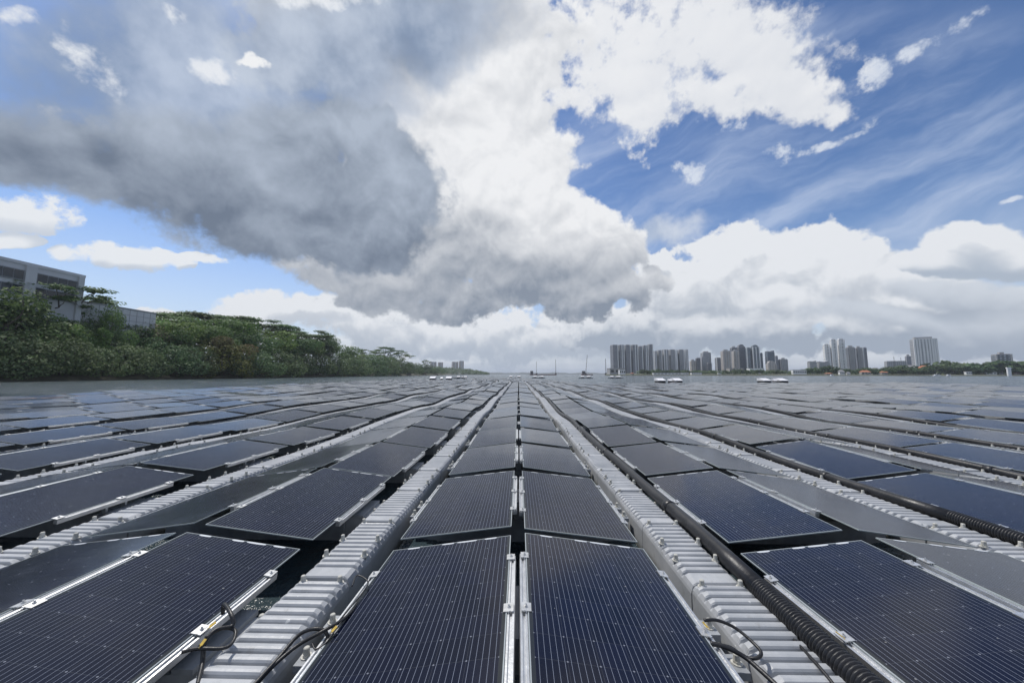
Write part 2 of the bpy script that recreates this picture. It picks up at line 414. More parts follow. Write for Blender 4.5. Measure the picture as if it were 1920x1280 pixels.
# open water
m, p = new_mat('lake_water'); M['water'] = m
v = S(nd('ShaderNodeNewGeometry').outputs['Position'])
vx, vy, vz = sep(v)
calm = noise(comb(vx * 0.35, vy, 0.0), 0.06, 4, 0.6)
p.inputs['Base Color'].default_value = (0.040, 0.060, 0.070, 1)
p.inputs['IOR'].default_value = 1.33
gust = noise(comb(vx * 0.22, vy * 0.085, 0.0), 1.0, 5, 0.65)
put(p.inputs['Roughness'], lin(gust, 0.3, 0.7, 0.05, 0.30))
h = noise(v, 2.6, 5, 0.6) * 0.5 + noise(comb(vx * 0.8, vy, 0.0), 0.55, 4, 0.55) * 1.8
bump(p, h * lin(gust, 0.3, 0.7, 0.4, 1.4), 1.0, 0.30)
# ------------------------------------------------------------------ water
wv = MB(); wv.v = [(-9000, -300, 0), (9000, -300, 0), (9000, 14000, 0), (-9000, 14000, 0)]; wv.f = [[0, 1, 2, 3]]
tag(wv.obj('water', M['water']), kind='structure')

# ------------------------------------------------------------------ the floating solar field
SP = 2.90            # ridge to ridge
PITCHY = 2.08        # panel to panel along a row
Y0 = 2.11            # middle of the first panel
RIDGE = 0.50         # ridge height above the water
W, L, T = 1.0, 1.93, 0.009
TILT = 7.0
KMIN, KMAX = -11, 22
def swell(x, y):
    f = min(1.0, max(0.25, (y - 2) / 10))
    return f * 1.35 * (0.034 * math.sin(0.62 * y + 0.31 * x + 0.7) + 0.022 * math.sin(0.27 * y - 0.55 * x + 2.1) + 0.012 * math.sin(1.13 * y + 0.9 * x))
def slope_y(x, y): return (swell(x, y + 0.6) - swell(x, y - 0.6)) / 1.2
def bend(x, y):
    """the far rows wander sideways"""
    t = max(0.0, y - 62.0)
    return -0.0016 * t * t if y > 62 else 0.0
def row_end(k):
    if k < -4: return 108.0
    if k <= 3: return 200.0
    return 61.0 + 1.5 * math.sin(k * 1.7)
rnd = random.Random(5)

def laminate_mesh():
    x, y, z = W / 2, L / 2, T / 2
    vs = [(-x,-y,-z),(x,-y,-z),(x,y,-z),(-x,y,-z),(-x,-y,z),(x,-y,z),(x,y,z),(-x,y,z)]
    fs = [(4,5,6,7),(0,3,2,1),(0,1,5,4),(1,2,6,5),(2,3,7,6),(3,0,4,7)]
    me = pydata('solar_panel', vs, fs, M['panel']); me.materials.append(M['panel_edge'])
    uvl = me.uv_layers.new(name='UVMap')
    for pl in me.polygons:
        pl.material_index = 0 if pl.index == 0 else 1
        for li in pl.loop_indices:
            vv = me.vertices[me.loops[li].vertex_index].co; uvl.data[li].uv = (vv.x, vv.y)
    return me
LAM = laminate_mesh()
def rail_mesh():
    b = MB(); y0, y1 = -0.57, 0.63
    b.box(0, 0.040, y0, y1, -0.045, -0.014)
    b.box(0.0, 0.011, y0, y1, -0.014, -0.003); b.box(0.0285, 0.040, y0, y1, -0.014, -0.003)
    return b.mesh('mounting_rail', M['alu'])
RAIL = rail_mesh()
def clamp_mesh():
    b = MB()
    b.box(-0.022, 0.020, -0.036, 0.036, 0.0055, 0.0105); b.box(0.004, 0.009, -0.036, 0.036, -0.003, 0.0055)
    b.box(0.0115, 0.036, -0.036, 0.036, 0.0035, 0.0085); b.cyl((0.010, 0, 0.0105), 0.010, 0.007, 6); b.cyl((0.010, 0, 0.0175), 0.005, 0.010, 6)
    return b.mesh('clamp', M['steel'])
CLAMP = clamp_mesh()
def strip_mesh(w):
    poly = [(w / 2 * math.copysign(abs(math.cos(a)) ** 0.5, math.cos(a)), 0.011 * math.sin(a)) for a in [2 * math.pi * i / 14 for i in range(14)]]
    return MB().prism(poly, 0, 0.0016).mesh('edge_strip', M['strip'])
STRIP = strip_mesh(0.105); STRIPL = strip_mesh(0.17)
BEAM = MB().box(-0.02, 0.02, -0.98, 0.98, -0.10, -0.05).mesh('support_beam', M['beam'])

def panel_pose(k, side, j, jit):
    y = Y0 + PITCHY * j
    rx = k * SP
    x = rx + side * (0.055 + W / 2 * math.cos(R(TILT)))
    z = RIDGE - W / 2 * math.sin(R(TILT)) + swell(rx, y)
    b = bend(rx, y)
    return Vector((x + b + jit[2], y + jit[3], z)), Euler((slope_y(rx, y) * 0.8 + jit[0], side * R(TILT) + jit[1], 0.0 if y < 62 else math.atan(0.0032 * (y - 62))), 'XYZ')
MAT3 = cam.rotation_euler.to_matrix().transposed()
def project(p):
    q = MAT3 @ (Vector(p) - Vector(cam.location))
    if q.z > -0.05: return None
    return (960 + F * q.x / -q.z, 640 - F * q.y / -q.z)
def clip_area(poly):
    """area of a polygon inside the 1920x1280 frame"""
    for ax, lim, sg in ((0, 0, 1), (0, 1920, -1), (1, 0, 1), (1, 1280, -1)):
        out = []
        for i in range(len(poly)):
            a, b = poly[i], poly[(i + 1) % len(poly)]
            ia, ib = (a[ax] - lim) * sg >= 0, (b[ax] - lim) * sg >= 0
            if ia: out.append(a)
            if ia != ib:
                t = (lim - a[ax]) / (b[ax] - a[ax]); out.append((a[0] + (b[0] - a[0]) * t, a[1] + (b[1] - a[1]) * t))
        poly = out
        if not poly: return 0.0
    return 0.5 * sum(poly[i][0] * poly[(i + 1) % len(poly)][1] - poly[(i + 1) % len(poly)][0] * poly[i][1] for i in range(len(poly)))
def seen_area(mat4, hx, hy):
    pts = [project(mat4 @ Vector(c)) for c in ((-hx, -hy, 0), (hx, -hy, 0), (hx, hy, 0), (-hx, hy, 0))]
    if any(q is None for q in pts):
        pts = [q if q else (960 + (1 if (mat4.translation.x > 0) else -1) * 4000, 3000) for q in pts]
    return -clip_area(pts)
panels = []
for k in range(KMIN, KMAX + 1):
    for side in (-1, 1):
        j = -2
        while Y0 + PITCHY * j < row_end(k):
            if k < -10 and Y0 + PITCHY * j > 130: break
            jit = (rnd.gauss(0, 0.009), rnd.gauss(0, 0.009), rnd.gauss(0, 0.008), rnd.gauss(0, 0.008))
            loc, rot = panel_pose(k, side, j, jit)
            m4 = Matrix.Translation(loc) @ rot.to_matrix().to_4x4()
            a = seen_area(m4, W / 2, L / 2) if loc.y < 75 else 0.5
            panels.append([a, k, side, j, loc, rot, m4]); j += 1
order = sorted(range(len(panels)), key=lambda i: -panels[i][0])
single = set(order[:300])
def ridge_name(k):
    if k == 0: return 'the centre ridge'
    return ordinal(abs(k)) + ' ridge ' + ('left' if k < 0 else 'right') + ' of centre'
rank = {}
for i in sorted(single, key=lambda i: (panels[i][1], panels[i][2], panels[i][3])):
    a, k, side, j, loc, rot, m4 = panels[i]
    rank[(k, side)] = rank.get((k, side), 0) + 1
    o = me_obj('solar_panel', LAM, loc=loc, rot=rot)
    tag(o, 'dark solar panel on %s slope of %s, %s from front' % ('left' if side < 0 else 'right', ridge_name(k), ordinal(rank[(k, side)])), 'solar panel', 'solar panels of the floating field')
    if a > 1300:
        for s in (-1, 1):
            r_ = me_obj('mounting_rail', RAIL, o, loc=(s * W / 2 + 0.002 * s, 0, 0), rot=(0, 0, 0 if s > 0 else math.pi))
            if s < 0: r_.location.y = 0.06
            if a > 2600:
                for cy in (-0.54, 0.03, 0.60): me_obj('clamp', CLAMP, r_, loc=(0, cy, 0))
    if a > 9000:
        for sx, mm in ((-0.32, STRIP), (-0.03, STRIP), (0.13, STRIPL), (0.33, STRIP)):
            me_obj('edge_strip', mm, o, loc=(sx, L / 2 - 0.017, T / 2 + 0.0005))
rest = [panels[i] for i in range(len(panels)) if i not in single]
NB = len(rest)
base = np.array([v.co for v in LAM.vertices]); vs = np.concatenate([(np.c_[base, np.ones(8)] @ np.array(p_[6]).T)[:, :3] for p_ in rest])
q = np.array([(4,5,6,7),(0,1,5,4),(1,2,6,5),(2,3,7,6),(3,0,4,7)])
fs = (q[None] + (np.arange(NB) * 8)[:, None, None]).reshape(-1, 4)
me = pydata('solar_panel_field', vs.tolist(), fs.tolist(), M['panel']); me.materials.append(M['panel_edge'])
me.polygons.foreach_set('material_index', np.tile([0, 1, 1, 1, 1], NB).astype(np.int32))
uvl = me.uv_layers.new(name='UVMap')
uvl.data.foreach_set('uv', np.tile(base[q.reshape(-1)][:, :2].reshape(-1), NB))
tag(me_obj('solar_panel_field', me), 'distant rows of dark solar panels covering the water', 'solar panels', kind='stuff')

# --- ribbed walkway floats between the rows
FW, FL = 0.40, 1.04
def float_mesh(ribs=10, lod=False):
    prof = [(-0.512, -0.02), (-0.508, 0.012)]                       # (y, height of the top above the groove line)
    ys0, ys1 = -0.36, 0.42
    prof += [(-0.50, 0.022), (-0.38, 0.022), (-0.37, 0.016)]
    step = (ys1 - ys0) / ribs
    for i in range(ribs):
        y = ys0 + i * step
        if lod: prof += [(y + 0.05 * step, -0.012), (y + 0.28 * step, -0.012), (y + 0.45 * step, 0.022), (y + 0.9 * step, 0.022)]
        else: prof += [(y + 0.02 * step, 0.000), (y + 0.07 * step, -0.012), (y + 0.19 * step, -0.012), (y + 0.27 * step, 0.010), (y + 0.36 * step, 0.020), (y + 0.55 * step, 0.023), (y + 0.82 * step, 0.022), (y + 0.94 * step, 0.014)]
    prof += [(0.43, 0.0), (0.435, 0.0), (0.445, 0.018), (0.46, 0.024), (0.475, 0.018), (0.485, 0.004), (0.508, 0.004), (0.512, -0.02)]
    hw = FW / 2
    rows = []
    for (y, h) in prof:
        e = 0.0
        rows.append([(-hw + 0.02, y, -0.42), (-hw, y, -0.30), (-hw + e, y, -0.07), (-hw + 0.006 + e, y, -0.045), (-hw + 0.020, y, -0.024 + h * 0.55), (-hw + 0.05, y, -0.016 + h),
                     (hw - 0.05, y, -0.016 + h), (hw - 0.020, y, -0.024 + h * 0.55), (hw - 0.006 - e, y, -0.045), (hw - e, y, -0.07), (hw, y, -0.30), (hw - 0.02, y, -0.42)])
    n = len(rows[0]); vs = [v for r_ in rows for v in r_]; fs = []
    for i in range(len(rows) - 1):
        for k in range(n - 1): fs.append([i * n + k, i * n + k + 1, (i + 1) * n + k + 1, (i + 1) * n + k][::-1])
    fs.append(list(range(n))); fs.append([(len(rows) - 1) * n + k for k in reversed(range(n))])
    me = pydata('walkway_float', vs, fs, M['float'], False)
    return me
FLOAT = float_mesh()
FLOAT_LOD = float_mesh(7, True)
def pin_mesh():
    b = MB(); b.cyl((0, 0, -0.006), 0.030, 0.010, 12); b.cyl((0, 0, 0.004), 0.021, 0.012, 6); b.cyl((0, 0, 0.016), 0.0175, 0.030, 10, 0.0165); b.cyl((0, 0, 0.046), 0.0165, 0.004, 10, 0.012)
    return b.mesh('pin', M['pin'])
PIN = pin_mesh()
FTOP = 0.30
def float_pose(k, i):
    """k: walkway to the right of ridge k; joints fall at y = 2.74 + 1.04 i"""
    y = 2.74 + FL * i - 0.48
    x = (k + 0.5) * SP + 0.04 * (1 if k >= 0 else -1)
    z = FTOP + swell((k + 0.5) * SP, y) + 0.004
    return Vector((x + bend(x, y), y, z)), Euler((slope_y((k + 0.5) * SP, y) * 0.9, 0, 0.0 if y < 62 else math.atan(0.0032 * (y - 62))))
floats = []
for k in range(KMIN - 0, KMAX + 1):
    i = -3
    while 2.74 + FL * i < row_end(k):
        loc, rot = float_pose(k, i)
        if k < -10 and loc.y > 130: break
        rr = Euler((rot.x + rnd.gauss(0, 0.008), rnd.gauss(0, 0.010), rot.z + rnd.gauss(0, 0.004)))
        m4 = Matrix.Translation(loc) @ rr.to_matrix().to_4x4()
        a = seen_area(m4, FW / 2, FL / 2) if loc.y < 75 else 0.1
        floats.append([a, k, i, loc, rr, m4]); i += 1
ford = sorted(range(len(floats)), key=lambda q_: -floats[q_][0])
fsingle = set(ford[:300])
def walk_name(k):
    n = k + 1 if k >= 0 else -k
    return ordinal(n) + ' walkway ' + ('right' if k >= 0 else 'left') + ' of centre'
frank = {}
for q_ in sorted(fsingle, key=lambda q_: (floats[q_][1], floats[q_][2])):
    a, k, i, loc, rot, m4 = floats[q_]
    frank[k] = frank.get(k, 0) + 1
    o = me_obj('walkway_float', FLOAT, loc=loc, rot=rot)
    tag(o, 'grey ribbed float in %s, %s from front' % (walk_name(k), ordinal(frank[k])), 'float', 'ribbed walkway floats')
    if a > 220:
        for px_ in (-0.14, 0.14): me_obj('pin', PIN, o, loc=(px_, 0.48, -0.008))
        if i % 2 == 1:
            for sx in (-0.165, 0.165): me_obj('pin', PIN, o, loc=(sx, -0.19, 0.0)); me_obj('pin', PIN, o, loc=(sx, 0.09, 0.0))
frest = [floats[q_] for q_ in range(len(floats)) if q_ not in fsingle]
fb = np.array([v.co for v in FLOAT_LOD.vertices]); nv = len(fb)
vs = np.concatenate([(np.c_[fb, np.ones(nv)] @ np.array(f_[5]).T)[:, :3] for f_ in frest])
fq = [list(p_.vertices) for p_ in FLOAT_LOD.polygons]
fs = [[v + n_ * nv for v in f_] for n_ in range(len(frest)) for f_ in fq]
tag(me_obj('walkway_float_field', pydata('walkway_float_field', vs.tolist(), fs, M['float'])), 'distant grey walkway floats between the panel rows', 'floats', kind='stuff')

# --- support floats under each pair of panels, reaching out to the walkways
def support_mesh():
    b = MB()
    b.box(-0.92, 0.92, -0.27, 0.27, -0.40, -0.06)
    for s in (-1, 1):
        b.prism([(s * 0.92, -0.25), (s * 1.20, -0.20), (s * 1.20, 0.20), (s * 0.92, 0.25)][::s], -0.34, -0.075)
        b.box(min(s * 1.17, s * 1.25), max(s * 1.17, s * 1.25), 0.075, 0.205, -0.10, -0.060); b.box(min(s * 1.17, s * 1.25), max(s * 1.17, s * 1.25), -0.205, -0.075, -0.10, -0.060)
        b.box(min(s * 1.0, s * 1.12), max(s * 1.0, s * 1.12), -0.24, 0.24, -0.075, -0.045)
    b.box(-0.05, 0.05, -0.24, 0.24, -0.06, 0.12)
    return b.mesh('support_float', M['support'])
SUP = support_mesh()
CB = MB().box(-0.97, 0.97, -0.03, 0.03, -0.16, -0.105).mesh('cross_beam', M['beam'])
POST = MB().box(-0.02, 0.02, -0.012, 0.012, -0.10, 0.0).mesh('post', M['alu'])
sups = []
for k in range(KMIN, KMAX + 1):
    for j in range(-1, 29):
        y = Y0 + PITCHY * j + 0.15
        d2 = (k * SP) ** 2 + y * y
        if abs(k * SP) < 1.62 * y + 1.6: sups.append((d2, k, j, y))
sups.sort()
srank = {}
for d2, k, j, y in sorted(sups[:120], key=lambda t: (t[1], t[2])):
    srank[k] = srank.get(k, 0) + 1
    x = k * SP
    o = me_obj('support_float', SUP, loc=(x, y, FTOP + swell(x, y)), rot=(slope_y(x, y), 0, 0))
    tag(o, 'grey support float under the panels of %s, %s from front' % (ridge_name(k), ordinal(srank[k])), 'float', 'support floats under the panels')
    if j < 6 and abs(k) < 4:
        for s in (-1, 1):
            for yy in (-0.14, 0.14): me_obj('pin', PIN, o, loc=(s * 1.215, yy, -0.058))
            me_obj('post', POST, o, loc=(s * 0.955, 0.0, 0.02)); me_obj('post', POST, o, loc=(s * 0.955, -0.2, 0.02))
b = MB()
for d2, k, j, y in sups[120:]:
    x = k * SP; z = FTOP + swell(x, y)
    b.box(x - 1.22, x + 1.22, y - 0.24, y + 0.24, z - 0.38, z - 0.06)
tag(b.obj('support_float_field', M['support']), 'distant grey support floats under the panel rows', 'floats', kind='stuff')
# --- black conduits along the right-hand walkways
def conduit(k, y_corr, y_end, label):
    x0 = (k + 0.5) * SP + 0.285
    rr = random.Random(40 + k)
    ph = rr.uniform(0, 6)
    def c(y): return Vector((x0 + 0.018 * math.sin(0.9 * y + ph) + 0.01 * math.sin(2.3 * y) + bend(x0, y), y, 0.335 + swell(x0, y) + 0.012 * math.sin(1.4 * y + ph)))
    e = empty('conduit', (x0, max(0.6, y_corr), 0.30))
    tag(e, label, 'conduit', 'black cable conduits beside the walkways')
    off = -Vector(e.location)
    if y_corr > 0.5:
        pts, rad = [], []
        y = max(0.5, y_corr - 4.2); pt = 0.022
        while y < y_corr:
            for f_, r_ in ((0.0, 0.060), (0.22, 0.061), (0.36, 0.071), (0.72, 0.071), (0.86, 0.061)):
                pts.append(c(y + f_ * pt) + off); rad.append(r_)
            y += pt
        MB().tube(pts, rad, 16).obj('corrugated_section', M['hose'], e, smooth=True)
    ys = np.arange(max(0.5, y_corr - 0.03), y_end, 0.35 if y_end < 40 else 0.5)
    MB().tube([c(y) + off for y in ys], 0.066, 14).obj('smooth_section', M['hose'], e, smooth=True)
    for yy in [y_corr + 1.5 + 2.9 * n for n in range(5)]:
        MB().tube([c(yy) + off, c(yy + 0.06) + off, c(yy + 0.12) + off], [0.069, 0.072, 0.069], 14).obj('coupling', M['hose'], e, smooth=True)
conduit(0, 2.64, 58, 'black conduit beside the first walkway right of centre, corrugated at its near end')
conduit(1, 3.95, 58, 'black conduit beside the second walkway right of centre')
conduit(2, 4.3, 58, 'black conduit beside the third walkway right of centre')
conduit(3, 5.0, 55, 'black conduit beside the fourth walkway right of centre')
conduit(4, 6.0, 55, 'black conduit beside the fifth walkway right of centre')

def on_plane(px, py, z):
    r = ray(px, py); t = (z - CAM_Z) / r.z
    return Vector(cam.location) + r * t
def cable(name, pts, r, label, mat='black', cat='cable'):
    ctrl = [on_plane(*q_) for q_ in pts]
    o0 = ctrl[0].copy()
    o = MB().tube([q_ - o0 for q_ in smooth_pts(ctrl, 8)], r, 8).obj(name, M[mat], loc=o0, smooth=True)
    tag(o, label, cat, 'loose cables at the front floats')
    return o
cable('cable', [(470, 1290, .34), (520, 1235, .36), (560, 1190, .40), (590, 1178, .43), (611, 1184, .41), (614, 1205, .36), (606, 1225, .30)], .010, 'thick black cable arching over the left walkway float')
cable('cable', [(478, 1285, .33), (515, 1245, .35), (560, 1208, .38), (610, 1180, .42), (650, 1155, .41), (676, 1120, .38), (700, 1080, .34)], .010, 'black cable running up beside the left walkway towards the panels')
cable('cable', [(370, 1285, .32), (380, 1240, .34), (384, 1205, .40), (405, 1180, .43), (436, 1172, .42), (433, 1150, .46), (420, 1132, .46), (418, 1150, .40)], .011, 'knotted black cable hanging at the left panel edge')
cable('cable', [(340, 1222, .41), (370, 1215, .40), (420, 1214, .38), (438, 1200, .38), (440, 1180, .40), (415, 1178, .42), (385, 1195, .42)], .009, 'black cable loop lying on the left support float')
cable('cable', [(585, 1205, .40), (592, 1216, .39), (610, 1205, .40), (622, 1190, .41), (640, 1165, .42)], .004, 'thin black wire by the left centre panel edge')
cable('cable', [(1320, 1162, .42), (1345, 1162, .42), (1378, 1176, .40), (1410, 1202, .38), (1427, 1222, .37), (1418, 1233, .36), (1396, 1230, .35), (1370, 1213, .36), (1340, 1206, .38)], .009, 'black cable loop lying on the right walkway float')
cable('cable', [(1332, 1205, .40), (1360, 1212, .40), (1395, 1230, .38), (1425, 1255, .37), (1465, 1292, .36)], .012, 'thick black cable crossing the right walkway float')
cable('cable', [(1486, 1196, .30), (1522, 1234, .33), (1545, 1260, .33), (1572, 1294, .32)], .009, 'black cable under the corrugated conduit')
cable('cable', [(660, 1098, .42), (670, 1078, .43), (690, 1090, .42), (680, 1110, .42), (655, 1140, .42), (630, 1170, .42)], .005, 'thin grey-black wires drooping from the left centre panel')
def yellow_tag(px, py, z, label, rz):
    p0 = on_plane(px, py, z); b = MB()
    b.box(-0.007, 0.007, -0.015, 0.015, -0.002, 0.002); b.tube([(0, -0.014, 0), (0.003, -0.022, 0.003), (0, -0.026, -0.003)], 0.002, 5)
    tag(b.obj('cable_tag', M['yellow'], loc=p0, rot=(0.5, 0.3, rz)), label, 'tag', 'yellow cable tags')
yellow_tag(399, 1170, .45, 'yellow tag on the left panel edge, above the knotted cable', -0.6)
yellow_tag(381, 1203, .42, 'small yellow tag hanging on the knotted black cable', 0.1)
yellow_tag(627, 1178, .43, 'yellow tag at the edge of the left centre panel', -0.5)
yellow_tag(1322, 1170, .43, 'yellow tag beside the cable loop on the right walkway', 0.7)
yellow_tag(1573, 1188, .42, 'yellow tag under the edge of the right foreground panel', 0.9)

# --- white cabinets on the field's far edge
def cabinet(x, y, w, d_, h, name, label, cat, z=0.62):
    e = empty(name, (x, y, z)); tag(e, label, cat, 'white electrical cabinets on the field')
    MB().prism([(-d_ / 2, 0.12), (d_ / 2, 0.12), (d_ / 2, h), (d_ * 0.22, h), (-d_ / 2, h * 0.36)], -w / 2, w / 2, Matrix(((0, 0, 1, 0), (1, 0, 0, 0), (0, 1, 0, 0), (0, 0, 0, 1)))).obj('housing', M['white_box'], e)
    MB().box(-w / 2 + .05, w / 2 - .05, -d_ / 2 + .05, d_ / 2 - .05, -0.35, 0.118).obj('base', M['black'], e)
    MB().box(-w / 2 - .03, w / 2 + .03, d_ * .2, d_ / 2 + .04, h + .002, h + .05).obj('lid', M['white_box'], e)
cl = [((1237, 1268), 1254, 62, 1.3, .58, 'at the far edge below the slab towers'), ((1432, 1463), 1449, 62, 1.3, .58, 'at the far edge below the glass towers'),
      ((812, 842), 829, 94, 1.5, .70, 'on the left rows before the wooded bank'), ((860, 873), 867, 150, 1.4, .5, 'far left of the centre rows'),
      ((958, 973), 966, 170, 1.4, .5, 'at the far end of the centre rows'), ((1003, 1016), 1011, 168, 1.4, .5, 'far ahead, just right of the centre rows'),
      ((1092, 1104), 1100, 165, 1.4, .5, 'far ahead below the leaning crane'), ((1147, 1160), 1155, 160, 1.4, .5, 'far ahead below the first grey tower')]
for (a, b_), s_, dep, w, h, where in cl:
    z = 0.62 if dep < 80 else 0.62
    for px, nm in ((a, 'left'), (b_, 'right')):
        g = ground_at(px, dep); cabinet(g.x, dep, w, 1.9, h, 'inverter_cabinet', 'white inverter cabinet %s, %s one of its pair' % (where, nm), 'cabinet')
    g = ground_at(s_, dep); cabinet(g.x, dep - .3, w * .42, .7, h * .72, 'combiner_box', 'small white box between the cabinets %s' % where, 'box')
# --- platforms carrying the cabinets that stand out on the water
for (a, b_), s_, dep, w, h, where in cl[3:]:
    g = ground_at((a + b_) / 2, dep)
    tag(MB().box(-3.2, 3.2, -1.2, 1.2, -0.2, 0.30).box(-3.3, 3.3, -1.3, 1.3, 0.302, 0.36).obj('pontoon', M['support'], loc=(g.x, dep, 0)), 'grey pontoon under the white cabinets %s' % where, 'pontoon', 'pontoons under the cabinets')
# --- reddish floating boom along the left edge of the field
pts = []
for i in range(230):
    y = 6 + i * 0.5
    pts.append((-33.6 + 0.12 * math.sin(y * 0.5) + 0.06 * math.sin(1.7 * y), y, 0.12))
tag(MB().tube([Vector(p_) - Vector(pts[0]) for p_ in pts], [0.13 if i % 6 else 0.07 for i in range(len(pts))], 8).obj('floating_boom', M['boom'], loc=pts[0], smooth=True), 'thin reddish floating boom along the left edge of the panels', 'boom')
# ------------------------------------------------------------------ foliage
def leaf_mat(name, lo, hi, tip, sat=0.32):
    m, p = new_mat(name)
    g = nd('ShaderNodeNewGeometry'); r_ = S(g.outputs['Random Per Island']); pos = S(g.outputs['Position'])
    n = noise(pos, 0.22, 4, 0.6)
    c = mixc(sstep(n, 0.3, 0.7), lo + (1,), hi + (1,))
    c = mixc(sstep(r_, 0.72, 1.0) * 0.8, c, tip + (1,))
    ob = S(nd('ShaderNodeObjectInfo').outputs['Random'])
    hs = nd('ShaderNodeHueSaturation'); put(hs.inputs['Hue'], lin(ob, 0, 1, 0.475, 0.525)); put(hs.inputs['Value'], lin(mth('FRACT', ob * 7.3), 0, 1, 1.1, 2.1)); put(hs.inputs['Color'], c); hs.inputs['Saturation'].default_value = 1.05
    c = S(hs.outputs[0])
    put(p.inputs['Base Color'], c); p.inputs['Roughness'].default_value = 0.65; p.inputs['Specular IOR Level'].default_value = 0.22
    t = nd('ShaderNodeBsdfTranslucent'); put(t.inputs[0], c)
    mx = nd('ShaderNodeMixShader'); mx.inputs[0].default_value = sat
    o = [q for q in TREE[0].nodes if q.type == 'OUTPUT_MATERIAL'][0]
    TREE[0].links.new(p.outputs[0], mx.inputs[1]); TREE[0].links.new(t.outputs[0], mx.inputs[2]); TREE[0].links.new(mx.outputs[0], o.inputs[0])
    return m
M['leaf_bush'] = leaf_mat('leaf_bush', (0.048, 0.078, 0.036), (0.085, 0.125, 0.054), (0.15, 0.18, 0.105))
M['leaf_round'] = leaf_mat('leaf_round', (0.036, 0.066, 0.026), (0.072, 0.115, 0.038), (0.11, 0.15, 0.06))
M['leaf_albizia'] = leaf_mat('leaf_albizia', (0.042, 0.078, 0.028), (0.075, 0.12, 0.044), (0.11, 0.15, 0.065))
M['leaf_yellow'] = leaf_mat('leaf_yellow', (0.075, 0.105, 0.026), (0.12, 0.135, 0.04), (0.16, 0.17, 0.06))
M['leaf_rust'] = leaf_mat('leaf_rust', (0.095, 0.075, 0.032), (0.07, 0.085, 0.032), (0.13, 0.090, 0.05))
M['leaf_dry'] = leaf_mat('leaf_dry', (0.15, 0.125, 0.10), (0.12, 0.11, 0.08), (0.22, 0.19, 0.16))
M['leaf_vine'] = leaf_mat('leaf_vine', (0.055, 0.098, 0.028), (0.09, 0.14, 0.04), (0.12, 0.17, 0.06))
M['leaf_far'] = leaf_mat('leaf_far', (0.045, 0.068, 0.035), (0.07, 0.098, 0.048), (0.10, 0.125, 0.065))
M['bark'] = simple('bark', (0.11, 0.095, 0.08), 0.9, 0, 0.35, 2.0, 0.4)
nrs = np.random.RandomState(11)
def leaves(lobes, count, size, flat=0.0, shell=0.55, up=0.35):
    """rhombic leaf clumps spread through ellipsoidal lobes -> verts, faces"""
    vol = np.array([l[3] * l[4] + l[3] * l[5] + l[4] * l[5] for l in lobes]); pr = vol / vol.sum()
    idx = nrs.choice(len(lobes), count, p=pr); lb = np.array(lobes)[idx]
    d = nrs.normal(size=(count, 3)); d /= np.linalg.norm(d, axis=1)[:, None]
    rad = shell + (1.08 - shell) * nrs.rand(count) ** 0.6
    p = lb[:, :3] + d * lb[:, 3:6] * rad[:, None]
    nrm = d + nrs.normal(size=(count, 3)) * 0.7; nrm[:, 2] = nrm[:, 2] * (1 - flat) + up + 0.45 + flat * 2.0
    nrm /= np.linalg.norm(nrm, axis=1)[:, None]
    t = np.cross(nrm, nrs.normal(size=(count, 3))); t /= np.linalg.norm(t, axis=1)[:, None]
    b = np.cross(nrm, t)
    s = size * (0.55 + 0.9 * nrs.rand(count))[:, None]
    v = np.stack([p - t * s, p - b * s * 0.55, p + t * s, p + b * s * 0.55], 1).reshape(-1, 3)
    f = np.arange(count * 4).reshape(-1, 4)
    return v, f
def limb(b, p0, p1, r0, r1, n=4, wob=0.06):
    p0, p1 = Vector(p0), Vector(p1); ln = (p1 - p0).length; pts, rad = [], []
    for i in range(n + 1):
        t = i / n; q = p0.lerp(p1, t)
        if 0 < i < n: q += Vector(nrs.normal(size=3)) * ln * wob
        q.z += math.sin(t * math.pi) * ln * -0.04
        pts.append(q); rad.append(r0 + (r1 - r0) * t)
    b.tube(pts, rad, 6); return pts
# each kind is modelled one unit high and scaled
def bush_variant():
    lob = []
    for i in range(8):
        a, rr = i * 2.4 + nrs.rand(), 0.52 * math.sqrt((i + 0.3) / 8)
        s = 0.20 + 0.12 * nrs.rand(); h = (0.80 - 0.75 * rr ** 2) * (0.80 + 0.28 * nrs.rand()) - s * 0.3
        lob.append((rr * math.cos(a), rr * math.sin(a), h, s * 1.1, s * 1.1, s * 0.85))
    for i in range(9):
        a = i * 0.7 + nrs.rand() * 0.4; s = 0.17 + 0.10 * nrs.rand()
        lob.append((0.60 * math.cos(a), 0.60 * math.sin(a), 0.10 + 0.22 * nrs.rand(), s * 1.15, s * 1.15, s * 0.9))
    b = MB()
    for l in lob[:9]: limb(b, (l[0] * .15, l[1] * .15, 0), (l[0], l[1], l[2]), 0.018, 0.006)
    return leaves(lob, 5200, 0.026, shell=0.78), b
def round_variant():
    lob = []; b = MB(); limb(b, (0, 0, 0), (0.02, 0.01, 0.55), 0.030, 0.018)
    for i in range(14):
        a, rr = nrs.rand() * 6.283, 0.34 * nrs.rand() ** 0.6
        h = 0.42 + 0.46 * nrs.rand(); w = math.sqrt(max(0.1, 1 - ((h - 0.6) / 0.42) ** 2)); s = 0.11 + 0.09 * nrs.rand()
        l = (rr * w * math.cos(a) * 1.25, rr * w * math.sin(a) * 1.25, h, s * 1.15, s * 1.15, s * 0.75); lob.append(l)
        if i % 2 == 0: limb(b, (0.01, 0, 0.25 + 0.2 * nrs.rand()), l[:3], 0.012, 0.004)
    return leaves(lob, 4800, 0.018, shell=0.72), b
